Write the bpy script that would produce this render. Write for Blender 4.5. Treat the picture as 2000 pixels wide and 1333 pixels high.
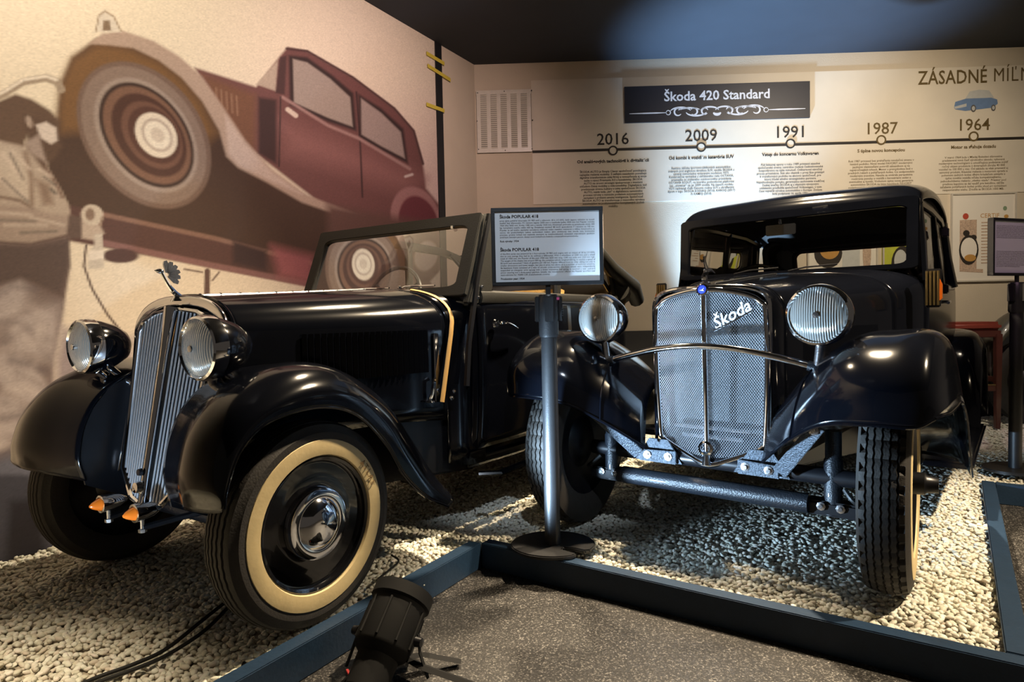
import bpy, bmesh, math, random
import numpy as np
from mathutils import Vector, Matrix
random.seed(7); np.random.seed(7)
for o in list(bpy.data.objects): bpy.data.objects.remove(o)
S = bpy.context.scene
COL = S.collection
# ------------------------------------------------------------------ camera (2000x1333 photograph)
F, PITCH, ROLL, H = 1233.0, math.radians(2.2), 0.021, 0.9
cd = bpy.data.cameras.new('camera'); cam = bpy.data.objects.new('camera', cd); COL.objects.link(cam)
cd.sensor_width = 36.0; cd.lens = 36.0 * F / 2000.0; cd.clip_start = 0.02
cam.matrix_world = Matrix.Translation((0, 0, H)) @ Matrix.Rotation(math.pi/2 - PITCH, 4, 'X') @ Matrix.Rotation(-ROLL, 4, 'Z')
S.camera = cam
S.view_settings.view_transform = 'Standard'; S.view_settings.look = 'None'
S.view_settings.gamma = 1.0; S.view_settings.exposure = 0.0
S.view_settings.use_curve_mapping = False
# ------------------------------------------------------------------ world + lights
w = bpy.data.worlds.new('world'); S.world = w; w.use_nodes = True
w.node_tree.nodes['Background'].inputs[0].default_value = (0.9, 0.75, 0.62, 1)
w.node_tree.nodes['Background'].inputs[1].default_value = 0.05
def aim(o, p): o.rotation_euler = (Vector(p) - o.location).to_track_quat('-Z', 'Y').to_euler()
def spot(name, loc, to, power, col, deg, blend=0.5, size=0.05):
    l = bpy.data.lights.new(name, 'SPOT'); l.energy = power; l.color = col; l.spot_size = math.radians(deg)
    l.spot_blend = blend; l.shadow_soft_size = size
    o = bpy.data.objects.new(name, l); COL.objects.link(o); o.location = loc; aim(o, to); return o
WARM = (1.0, 0.80, 0.55); COOL = (0.50, 0.74, 1.0)
spot('ceiling_spot_mural', (-0.6, 1.6, 2.85), (-2.3, 2.9, 2.3), 195, (1.0, .85, .68), 110, 1.0)
spot('ceiling_spot_mural_far', (0.3, 2.9, 2.85), (-1.0, 4.6, 1.9), 130, (1.0, .72, .66), 100, 1.0)
spot('ceiling_spot_saloon', (0.95, 2.9, 2.9), (1.05, 2.2, 0), 1000, WARM, 125, .5, .05)
spot('ceiling_spot_right', (2.95, 1.35, 2.85), (1.65, 2.2, 0), 900, WARM, 60, .7, .05)
spot('ceiling_spot_cabriolet', (-.15, 3.35, 2.9), (-.9, 1.9, 0), 420, WARM, 85, .7, .05)
spot('ceiling_spot_left', (-1.2, 0.3, 2.9), (-1.45, .95, 0), 700, WARM, 36, .8)
spot('ceiling_spot_front', (0.2, 0.1, 2.9), (0.14, 2.4, 1.15), 160, (.75, .86, 1.0), 26, .5)
spot('added_far_sign_fill', (1.3, 1.2, 2.9), (2.6, 3.27, 1.2), 90, (1.0, .62, .82), 16, .6)  # added pink fill lamp, only there to brighten the far sign
spot('ceiling_spot_back_wall', (2.6, 3.2, 2.85), (2.7, 5.0, 1.8), 190, (1.0, .84, .64), 110, 1.0)
spot('floor_spot_car', (-.30, 2.06, 0.16), (0.70, 2.33, 0.66), 330, COOL, 75, .6, .04)
spot('added_ceiling_glow', (1.35, 4.95, 0.12), (2.0, 4.85, 3.0), 1500, (.36, .62, 1.0), 52, .9, .05)  # added hidden uplight, stands in for blue glow reflected off chrome onto the ceiling
spot('floor_spot_left', (-1.25, .95, 0.08), (-1.15, 2.1, 0.7), 80, COOL, 50, .8, .04)

# ------------------------------------------------------------------ pixel -> direction helper
def ray(x, y):
    xx, yy = x - 1000.0, y - 666.5
    c, s = math.cos(ROLL), math.sin(ROLL)
    u, v = c*xx - s*yy, s*xx + c*yy
    dx, dy, dz = u/F, 1.0, -v/F
    cp, sp = math.cos(PITCH), math.sin(PITCH)
    return Vector((dx, dy*cp + dz*sp, -dy*sp + dz*cp))
def on_z(x, y, z=0.0):
    d = ray(x, y); return Vector((0, 0, H)) + d*((z - H)/d.z)
def on_wall(x, y, p0, n):
    d = ray(x, y); o = Vector((0, 0, H)); return o + d*((Vector(p0) - o).dot(n)/d.dot(n))

# ------------------------------------------------------------------ materials
MATS = {}
def mat(name, col, rough=.5, metal=0., coat=0., var=.12, scale=30., bump=0., bscale=None, spec=.5, trans=0., emit=None, alpha=1.):
    if name in MATS: return MATS[name]
    m = bpy.data.materials.new(name); m.use_nodes = True; nt = m.node_tree; b = nt.nodes['Principled BSDF']
    b.inputs['Roughness'].default_value = rough; b.inputs['Metallic'].default_value = metal
    b.inputs['Coat Weight'].default_value = coat; b.inputs['Coat Roughness'].default_value = .04
    b.inputs['Specular IOR Level'].default_value = spec
    b.inputs['Transmission Weight'].default_value = trans; b.inputs['Alpha'].default_value = alpha
    tc = nt.nodes.new('ShaderNodeTexCoord'); nz = nt.nodes.new('ShaderNodeTexNoise')
    nz.inputs['Scale'].default_value = scale; nz.inputs['Detail'].default_value = 4
    nt.links.new(tc.outputs['Object'], nz.inputs['Vector'])
    mx = nt.nodes.new('ShaderNodeMix'); mx.data_type = 'RGBA'
    mx.inputs[6].default_value = (*[c*(1-var) for c in col], 1); mx.inputs[7].default_value = (*[min(1, c*(1+var)) for c in col], 1)
    nt.links.new(nz.outputs['Fac'], mx.inputs[0]); nt.links.new(mx.outputs[2], b.inputs['Base Color'])
    if emit:
        b.inputs['Emission Color'].default_value = (*emit[:3], 1); b.inputs['Emission Strength'].default_value = emit[3]
    if bump:
        n2 = nt.nodes.new('ShaderNodeTexNoise'); n2.inputs['Scale'].default_value = bscale or scale*4; n2.inputs['Detail'].default_value = 5
        nt.links.new(tc.outputs['Object'], n2.inputs['Vector'])
        bp = nt.nodes.new('ShaderNodeBump'); bp.inputs['Strength'].default_value = bump; bp.inputs['Distance'].default_value = .01
        nt.links.new(n2.outputs['Fac'], bp.inputs['Height']); nt.links.new(bp.outputs[0], b.inputs['Normal'])
    MATS[name] = m; return m
PAINT = mat('black_paint', (.0020, .0024, .0040), .12, 0, .15, .2, 8, spec=.26)
FABRIC_BLACK = mat('olive_black_leatherette', (.012, .011, .008), .55, 0, 0, .2, 60, .15)
CHROME = mat('chrome', (.80, .81, .84), .07, 1., 0, .04, 12)
CHROME_DULL = mat('worn_chrome', (.60, .62, .66), .22, 1., 0, .12, 60, .1)
GRILLE = mat('bright_grille_metal', (.78, .80, .84), .38, .9, 0, .08, 40)
HAMMER = mat('hammered_grey_metal', (.06, .07, .085), .38, .6, 0, .35, 70, .6, 160)
RUBBER = mat('tyre_rubber', (.022, .019, .016), .72, 0, 0, .3, 40, .15)
WHITEWALL = mat('cream_whitewall', (.66, .52, .27), .6, 0, 0, .18, 22, .05)
DISC = mat('wheel_paint', (.005, .005, .006), .15, 0, .8, .2, 10, spec=.4)
DARK = mat('dark_metal', (.008, .008, .010), .35, .3, 0, .3, 30)
AXLE = mat('axle_black_enamel', (.010, .012, .016), .35, .2, .3, .3, 80, .3, 200)
TAN = mat('tan_trim', (.42, .24, .07), .6, 0, 0, .12, 40)
SEAT = mat('tan_upholstery', (.36, .22, .06), .8, 0, 0, .25, 50, .3)
ORANGE = mat('orange_lens', (.85, .18, .015), .12, 0, .5, .1, 40, emit=(.8, .15, .01, .02))
BRASS = mat('brass', (.48, .36, .16), .28, 1., 0, .15, 30)
INTERIOR = mat('interior_lining', (.016, .013, .011), .85, 0, 0, .3, 40, .2)
BLACKPL = mat('black_powder_coat', (.014, .014, .015), .42, 0, 0, .2, 60, .08)
CABLE = mat('cable_rubber', (.008, .008, .008), .5)
REDP = mat('red_mark', (.7, .03, .03), .4)
PINKP = mat('pink_sticker', (.75, .1, .3), .5)
BLUEB = mat('badge_enamel', (.05, .08, .45), .2, 0, .6)
WHITEP = mat('white_paint', (.8, .8, .8), .5)
GREEN = mat('green_bracket', (.22, .30, .18), .6)
def glass(name, tint=(1, 1, 1), mixf=.9, rough=.0):
    m = bpy.data.materials.new(name); m.use_nodes = True; nt = m.node_tree; nt.nodes.remove(nt.nodes['Principled BSDF'])
    out = nt.nodes['Material Output']; t = nt.nodes.new('ShaderNodeBsdfTransparent'); g = nt.nodes.new('ShaderNodeBsdfGlossy')
    t.inputs[0].default_value = (*tint, 1); g.inputs['Roughness'].default_value = .02
    fr = nt.nodes.new('ShaderNodeFresnel'); fr.inputs[0].default_value = 1.3
    mx = nt.nodes.new('ShaderNodeMixShader'); nt.links.new(fr.outputs[0], mx.inputs[0])
    nt.links.new(t.outputs[0], mx.inputs[1]); nt.links.new(g.outputs[0], mx.inputs[2]); nt.links.new(mx.outputs[0], out.inputs[0])
    MATS[name] = m; return m
GLASS = glass('window_glass', (.86, .86, .82))
def lensmat():
    m = mat('headlamp_lens', (.46, .46, .43), .14, .5, .5, .1, 20); nt = m.node_tree; b = nt.nodes['Principled BSDF']
    tc = nt.nodes.new('ShaderNodeTexCoord'); wv = nt.nodes.new('ShaderNodeTexWave'); wv.inputs['Scale'].default_value = 42; wv.bands_direction = 'X'
    wv.inputs['Distortion'].default_value = .6
    nt.links.new(tc.outputs['Object'], wv.inputs['Vector'])
    bp = nt.nodes.new('ShaderNodeBump'); bp.inputs['Strength'].default_value = .5; bp.inputs['Distance'].default_value = .008
    nt.links.new(wv.outputs['Fac'], bp.inputs['Height']); nt.links.new(bp.outputs[0], b.inputs['Normal'])
    return m
LENS = lensmat()

# ------------------------------------------------------------------ mesh helpers
def tag(o, label, cat=None, group=None, kind=None):
    if label: o['label'] = label
    if cat: o['category'] = cat
    if group: o['group'] = group
    if kind: o['kind'] = kind
    return o
def empty(name, loc, rz=0.):
    o = bpy.data.objects.new(name, None); COL.objects.link(o); o.location = loc; o.rotation_euler = (0, 0, rz)
    o.empty_display_size = .1; return o
class MB:
    def __init__(s): s.v = []; s.f = []
    def add(s, vs, fs):
        n = len(s.v); s.v += [tuple(v) for v in vs]; s.f += [tuple(i + n for i in f) for f in fs]; return s
    def box(s, c, d, rot=None):
        c = Vector(c); m = rot or Matrix.Identity(3)
        vs = [c + m @ Vector((sx*d[0]/2, sy*d[1]/2, sz*d[2]/2)) for sx in (-1, 1) for sy in (-1, 1) for sz in (-1, 1)]
        return s.add(vs, [(0, 1, 3, 2), (4, 6, 7, 5), (0, 4, 5, 1), (2, 3, 7, 6), (0, 2, 6, 4), (1, 5, 7, 3)])
    def hexa(s, b, t):   # bottom 4 pts, top 4 pts
        return s.add(list(b) + list(t), [(3, 2, 1, 0), (4, 5, 6, 7), (0, 1, 5, 4), (1, 2, 6, 5), (2, 3, 7, 6), (3, 0, 4, 7)])
    def tube(s, path, r, seg=10, closed=False, caps=True, flat=1.0, up=None):
        P = [Vector(p) for p in path]; n = len(P); R = r if isinstance(r, (list, tuple)) else [r]*n
        rings = []; prev = None
        for i, p in enumerate(P):
            a = P[(i-1) % n] if (closed or i > 0) else p; b = P[(i+1) % n] if (closed or i < n-1) else p
            t = (b - a).normalized()
            if prev is None:
                u = Vector(up) if up else (Vector((0, 0, 1)) if abs(t.z) < .9 else Vector((1, 0, 0)))
            else: u = prev
            u = (u - t*u.dot(t)).normalized(); prev = u; v = t.cross(u)
            rings.append([p + (u*math.cos(k*2*math.pi/seg)*flat + v*math.sin(k*2*math.pi/seg))*R[i] for k in range(seg)])
        return s.rings(rings, closed, caps)
    def rings(s, rings, closed=False, caps=True):
        n = len(s.v); m = len(rings[0])
        for r in rings: s.v += [tuple(p) for p in r]
        L = len(rings)
        for i in range(L if closed else L-1):
            j = (i+1) % L
            for k in range(m):
                k2 = (k+1) % m; s.f.append((n+i*m+k, n+i*m+k2, n+j*m+k2, n+j*m+k))
        if caps and not closed:
            s.f.append(tuple(n+k for k in reversed(range(m)))); s.f.append(tuple(n+(L-1)*m+k for k in range(m)))
        return s
    def lathe(s, prof, org=(0, 0, 0), axis=(0, 0, 1), seg=48, caps=False):
        a = Vector(axis).normalized(); u = (Vector((0, 0, 1)) if abs(a.z) < .9 else Vector((1, 0, 0)))
        u = (u - a*u.dot(a)).normalized(); v = a.cross(u); o = Vector(org)
        rings = [[o + a*h + (u*math.cos(k*2*math.pi/seg) + v*math.sin(k*2*math.pi/seg))*max(r, 1e-5) for k in range(seg)] for r, h in prof]
        return s.rings(rings, False, caps)
    def prism(s, pts, o, ux, uy, depth):
        o, ux, uy = Vector(o), Vector(ux), Vector(uy); n = ux.cross(uy).normalized(); m = len(pts)
        A = [o + ux*p[0] + uy*p[1] for p in pts]; B = [p - n*depth for p in A]
        return s.add(A + B, [tuple(range(m)), tuple(range(2*m-1, m-1, -1))] + [(i, i+m, (i+1) % m+m, (i+1) % m) for i in range(m)])
    def grid(s, G):
        R, C = len(G), len(G[0]); n = len(s.v)
        for r in G: s.v += [tuple(p) for p in r]
        for i in range(R-1):
            for j in range(C-1): s.f.append((n+i*C+j, n+i*C+j+1, n+(i+1)*C+j+1, n+(i+1)*C+j))
        return s
    def build(s, name, m, parent=None, smooth=True, bevel=0, sharp=.7, solid=0, seg=2):
        me = bpy.data.meshes.new(name); me.from_pydata(s.v, [], s.f); me.update()
        if bevel or True:
            bm = bmesh.new(); bm.from_mesh(me)
            bmesh.ops.remove_doubles(bm, verts=bm.verts, dist=1e-5)
            bmesh.ops.recalc_face_normals(bm, faces=bm.faces)
            if bevel:
                es = [e for e in bm.edges if len(e.link_faces) == 2 and e.calc_face_angle(0) > .5]
                bmesh.ops.bevel(bm, geom=es, offset=bevel, segments=seg, affect='EDGES', clamp_overlap=True)
            bm.to_mesh(me); bm.free()
        if smooth: me.shade_smooth(); me.set_sharp_from_angle(angle=sharp)
        me.materials.append(m)
        o = bpy.data.objects.new(name, me); COL.objects.link(o); o.parent = parent
        if solid:
            md = o.modifiers.new('thickness', 'SOLIDIFY'); md.thickness = solid; md.offset = 0
        return o
def cr(P, t):   # catmull-rom through list of vectors, t in [0, n-1]
    n = len(P); i = min(int(t), n-2); f = t - i
    p0, p1, p2, p3 = P[max(i-1, 0)], P[i], P[i+1], P[min(i+2, n-1)]
    if i == 0: p0 = p1*2 - p2
    if i == n-2: p3 = p2*2 - p1
    return .5*((2*p1) + (p2-p0)*f + (2*p0-5*p1+4*p2-p3)*f*f + (3*p1-p0-3*p2+p3)*f**3)
def spl(P, n):
    P = [Vector(p) for p in P]; return [cr(P, i*(len(P)-1)/(n-1)) for i in range(n)]
def surf(ctrl, nu, nv):
    rows = [spl(r, nv) for r in ctrl]
    cols = [spl([r[j] for r in rows], nu) for j in range(nv)]
    return [[cols[j][i] for j in range(nv)] for i in range(nu)]
def mirror(ctrl): return [[(-p[0], p[1], p[2]) for p in r] for r in ctrl]
def copy_to(o, parent=None, **kw):
    c = o.copy(); COL.objects.link(c); c.parent = parent
    for ch in [x for x in bpy.data.objects if x.parent == o]: copy_to(ch, c)
    return c
def text(name, body, size, m, parent=None, align='LEFT', bold=0., width=0, justify=False, spacing=1.0, shear=0., xs=1.0, line=1.0):
    cu = bpy.data.curves.new(name, 'FONT'); cu.body = body; cu.size = size; cu.resolution_u = 2; cu.offset = bold; cu.shear = shear
    cu.align_x = 'JUSTIFY' if justify else align; cu.space_character = spacing; cu.space_line = line
    if width: cu.text_boxes[0].width = width
    t = bpy.data.objects.new(name, cu); COL.objects.link(t)
    dg = bpy.context.evaluated_depsgraph_get(); dg.update()
    me = bpy.data.meshes.new_from_object(t.evaluated_get(dg)); bpy.data.objects.remove(t)
    if xs != 1.0:
        for v in me.vertices: v.co.x *= xs
    me.materials.clear(); me.materials.append(m)
    o = bpy.data.objects.new(name, me); COL.objects.link(o); o.parent = parent; return o
def place(o, p, ux, uz):   # put a flat object (x right, y up) on a surface
    ux = Vector(ux).normalized(); uy = Vector(uz).normalized(); n = ux.cross(uy)
    o.matrix_world = Matrix(((ux.x, uy.x, n.x, p[0]), (ux.y, uy.y, n.y, p[1]), (ux.z, uy.z, n.z, p[2]), (0, 0, 0, 1))); return o
Z = Vector((0, 0, 1))
# ================================================================== SETTING
LA = math.radians(31.0); LDIR = Vector((math.sin(LA), math.cos(LA), 0)); LP = Vector((-2.02, 2.436, 0)); LN = Vector((math.cos(LA), -math.sin(LA), 0))
corner = on_wall(929, 260, LP, LN); corner.z = 0
BA = math.radians(1.6); BDIR = Vector((math.cos(BA), -math.sin(BA), 0)); BN = Vector((-math.sin(BA), -math.cos(BA), 0))
CEIL = on_wall(925, 126, LP, LN).z
FZ = -.085
def bw(x, y, off=0.): p = on_wall(x, y, corner + BN*off, BN); return p
def lw(x, y, off=0.): return on_wall(x, y, LP + LN*off, LN)
wall_m = mat('cream_plaster', (.62, .53, .40), .8, 0, 0, .06, 5, .12, 120)
ceil_m = mat('dark_ceiling', (.022, .026, .034), .8, 0, 0, .15, 5)
dado_m = mat('dark_dado', (.03, .03, .032), .6, 0, 0, .2, 10)
strip_m = mat('black_strip', (.010, .010, .011), .5)
wl0 = LP - LDIR*3.2
b = MB(); b.hexa([wl0 - LN*.1 + Z*FZ, corner - LN*.1 + Z*FZ, corner + Z*FZ, wl0 + Z*FZ], [wl0 - LN*.1 + Z*CEIL, corner - LN*.1 + Z*CEIL, corner + Z*CEIL, wl0 + Z*CEIL])
tag(b.build('wall_left', wall_m, smooth=False), 'plain left wall behind the printed mural', kind='structure')
wr = corner + BDIR*6.0
b = MB(); b.hexa([corner + Z*FZ, wr + Z*FZ, wr - BN*.1 + Z*FZ, corner - BN*.1 + Z*FZ], [corner + Z*CEIL, wr + Z*CEIL, wr - BN*.1 + Z*CEIL, corner - BN*.1 + Z*CEIL])
tag(b.build('wall_back', wall_m, smooth=False), 'cream back wall with timeline panel', kind='structure')
b = MB(); b.hexa([corner + BN*.012 + Z*FZ, wr + BN*.012 + Z*FZ, wr + Z*FZ, corner + Z*FZ], [corner + BN*.012 + Z*.76, wr + BN*.012 + Z*.76, wr + Z*.76, corner + Z*.76])
tag(b.build('trim_1', dado_m, smooth=False), 'dark dado along the foot of the back wall', kind='structure')
b = MB(); b.box((1.2, 1.6, FZ - .05), (9, 9, .1))
def carpet():
    m = bpy.data.materials.new('speckled_floor'); m.use_nodes = True; nt = m.node_tree; bs = nt.nodes['Principled BSDF']
    tc = nt.nodes.new('ShaderNodeTexCoord')
    v = nt.nodes.new('ShaderNodeTexNoise'); v.inputs['Scale'].default_value = 170; v.inputs['Detail'].default_value = 3; v.inputs['Roughness'].default_value = .7
    nt.links.new(tc.outputs['Object'], v.inputs['Vector'])
    r = nt.nodes.new('ShaderNodeValToRGB'); e = r.color_ramp.elements
    e[0].position = .42; e[0].color = (.010, .009, .008, 1); e[1].position = .72; e[1].color = (.30, .285, .26, 1)
    k = r.color_ramp.elements.new(.56); k.color = (.032, .029, .026, 1)
    nt.links.new(v.outputs['Fac'], r.inputs[0])
    n2 = nt.nodes.new('ShaderNodeTexNoise'); n2.inputs['Scale'].default_value = 5; nt.links.new(tc.outputs['Object'], n2.inputs['Vector'])
    mx = nt.nodes.new('ShaderNodeMix'); mx.data_type = 'RGBA'; mx.blend_type = 'MULTIPLY'; mx.inputs[0].default_value = .5
    nt.links.new(r.outputs[0], mx.inputs[6]); nt.links.new(n2.outputs['Color'], mx.inputs[7])
    nt.links.new(r.outputs[0], bs.inputs['Base Color']); bs.inputs['Roughness'].default_value = .45
    bp = nt.nodes.new('ShaderNodeBump'); bp.inputs['Strength'].default_value = .3; bp.inputs['Distance'].default_value = .003
    nt.links.new(v.outputs['Fac'], bp.inputs['Height']); nt.links.new(bp.outputs[0], bs.inputs['Normal'])
    return m
tag(b.build('floor', carpet(), smooth=False), 'dark speckled floor in front of the display', kind='structure')
b = MB(); b.box((1.2, 1.6, CEIL + .05), (9, 9, .1))
tag(b.build('ceiling', ceil_m, smooth=False), 'dark painted ceiling', kind='structure')
# ------------------------------------------------------------------ display kerb
kerb_m = mat('navy_kerb_paint', (.012, .032, .066), .45, 0, 0, .2, 20, .1)
KA = Vector((-.138, 2.449, 0)); KB = Vector((1.262, 1.51, 0)); KC = Vector((2.43, 3.165, 0))
KD = KA + (Vector((-.684, 1.547, 0)) - KA).normalized()*2.6
KE = KC + Vector((math.cos(.59), -math.sin(.59), 0))*2.2
def kerb(p, q, name, label, w=.055, side=1, e0=0., e1=0.):
    d = (q - p).normalized(); n = Vector((d.y, -d.x, 0))*side
    p = p - d*e0; q = q + d*e1
    b = MB(); b.hexa([p + Z*FZ, q + Z*FZ, q + n*w + Z*FZ, p + n*w + Z*FZ], [p + Z*.014, q + Z*.014, q + n*w + Z*.014, p + n*w + Z*.014])
    tag(b.build(name, kerb_m, bevel=.003), label, 'kerb', 'kerb boards around the gravel')
kerb(KD, KA, 'kerb_board', 'dark kerb board behind the floor spotlight', side=-1, e1=.0)
kerb(KA, KB, 'kerb_board', 'dark blue kerb board in front of the saloon car', side=-1, e1=.0)
kerb(KB, KC, 'kerb_board', 'dark kerb board beside the saloon car wheel', side=-1, e0=-.06)
kerb(KC, KE, 'kerb_board', 'dark kerb board below the distant sign stand', side=1, e0=.0)
# ------------------------------------------------------------------ gravel (uncountable pebbles)
def pebble_mat():
    m = bpy.data.materials.new('white_pebbles'); m.use_nodes = True; nt = m.node_tree; bs = nt.nodes['Principled BSDF']
    oi = nt.nodes.new('ShaderNodeObjectInfo'); r = nt.nodes.new('ShaderNodeValToRGB'); e = r.color_ramp.elements
    e[0].color = (.66, .60, .50, 1); e[1].color = (.92, .89, .82, 1)
    nt.links.new(oi.outputs['Random'], r.inputs[0])
    tc = nt.nodes.new('ShaderNodeTexCoord'); nz = nt.nodes.new('ShaderNodeTexNoise'); nz.inputs['Scale'].default_value = 25
    nt.links.new(tc.outputs['Object'], nz.inputs['Vector'])
    mx = nt.nodes.new('ShaderNodeMix'); mx.data_type = 'RGBA'; mx.blend_type = 'MULTIPLY'; mx.inputs[0].default_value = .25
    nt.links.new(r.outputs[0], mx.inputs[6]); nt.links.new(nz.outputs['Color'], mx.inputs[7]); nt.links.new(mx.outputs[2], bs.inputs['Base Color'])
    bs.inputs['Roughness'].default_value = .6; return m
PEB = pebble_mat()
bedm = mat('gravel_bed', (.42, .37, .29), .9, 0, 0, .3, 60, .5)
wn = LP - LDIR*2.2 + LN*.02
poly = [wn, KD + Vector((-.02, 0, 0)), KA + Vector((0, .02, 0)), KB + Vector((-.02, .03, 0)), KC + Vector((-.03, .01, 0)), KE + Vector((0, .05, 0)), corner + BDIR*4.9 + BN*.02, corner + BN*.02 + LN*.02]
me = bpy.data.meshes.new('gravel'); me.from_pydata([(p.x, p.y, -.024) for p in poly], [], [tuple(range(len(poly)))]); me.materials.append(bedm)
grav = bpy.data.objects.new('gravel', me); COL.objects.link(grav)
tag(grav, 'bed of small white pebbles under the cars', 'gravel', kind='stuff')
ng = bpy.data.node_groups.new('pebbles', 'GeometryNodeTree'); ng.is_modifier = True
ng.interface.new_socket('Geometry', in_out='INPUT', socket_type='NodeSocketGeometry'); ng.interface.new_socket('Geometry', in_out='OUTPUT', socket_type='NodeSocketGeometry')
N = ng.nodes.new; K = ng.links.new
gi, go = N('NodeGroupInput'), N('NodeGroupOutput')
ds = N('GeometryNodeDistributePointsOnFaces'); ds.distribute_method = 'POISSON'
ds.inputs['Distance Min'].default_value = .0092; ds.inputs['Density Max'].default_value = 11000
ico = N('GeometryNodeMeshIcoSphere'); ico.inputs['Radius'].default_value = .0098; ico.inputs['Subdivisions'].default_value = 2
sp_ = N('GeometryNodeSetPosition'); nz = N('ShaderNodeTexNoise'); nz.inputs['Scale'].default_value = 90
sub = N('ShaderNodeVectorMath'); sub.operation = 'SUBTRACT'; sub.inputs[1].default_value = (.5, .5, .5)
scl = N('ShaderNodeVectorMath'); scl.operation = 'SCALE'; scl.inputs['Scale'].default_value = .008
K(nz.outputs['Color'], sub.inputs[0]); K(sub.outputs[0], scl.inputs[0]); K(scl.outputs[0], sp_.inputs['Offset']); K(ico.outputs['Mesh'], sp_.inputs['Geometry'])
sm = N('GeometryNodeSetMaterial'); sm.inputs['Material'].default_value = PEB; K(sp_.outputs[0], sm.inputs[0])
ss = N('GeometryNodeSetShadeSmooth'); K(sm.outputs[0], ss.inputs[0])
io = N('GeometryNodeInstanceOnPoints'); K(gi.outputs[0], ds.inputs['Mesh']); 
rp = N('FunctionNodeRandomValue'); rp.data_type = 'FLOAT_VECTOR'; rp.inputs[0].default_value = (0, 0, 0); rp.inputs[1].default_value = (0, 0, .016)
spt = N('GeometryNodeSetPosition'); K(ds.outputs['Points'], spt.inputs['Geometry']); K(rp.outputs[0], spt.inputs['Offset'])
rr = N('FunctionNodeRandomValue'); rr.data_type = 'FLOAT_VECTOR'; rr.inputs[0].default_value = (-.5, -.5, 0); rr.inputs[1].default_value = (.5, .5, 6.28)
rs = N('FunctionNodeRandomValue'); rs.data_type = 'FLOAT_VECTOR'; rs.inputs[0].default_value = (.8, .65, .5); rs.inputs[1].default_value = (1.5, 1.0, .8)
for i, n_ in enumerate((rp, rr, rs)): n_.inputs['Seed'].default_value = i + 3
K(spt.outputs[0], io.inputs['Points']); K(ss.outputs[0], io.inputs['Instance']); K(rr.outputs[0], io.inputs['Rotation']); K(rs.outputs[0], io.inputs['Scale'])
jg = N('GeometryNodeJoinGeometry'); K(gi.outputs[0], jg.inputs[0]); K(io.outputs[0], jg.inputs[0]); K(jg.outputs[0], go.inputs[0])
grav.modifiers.new('pebbles', 'NODES').node_group = ng
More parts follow.
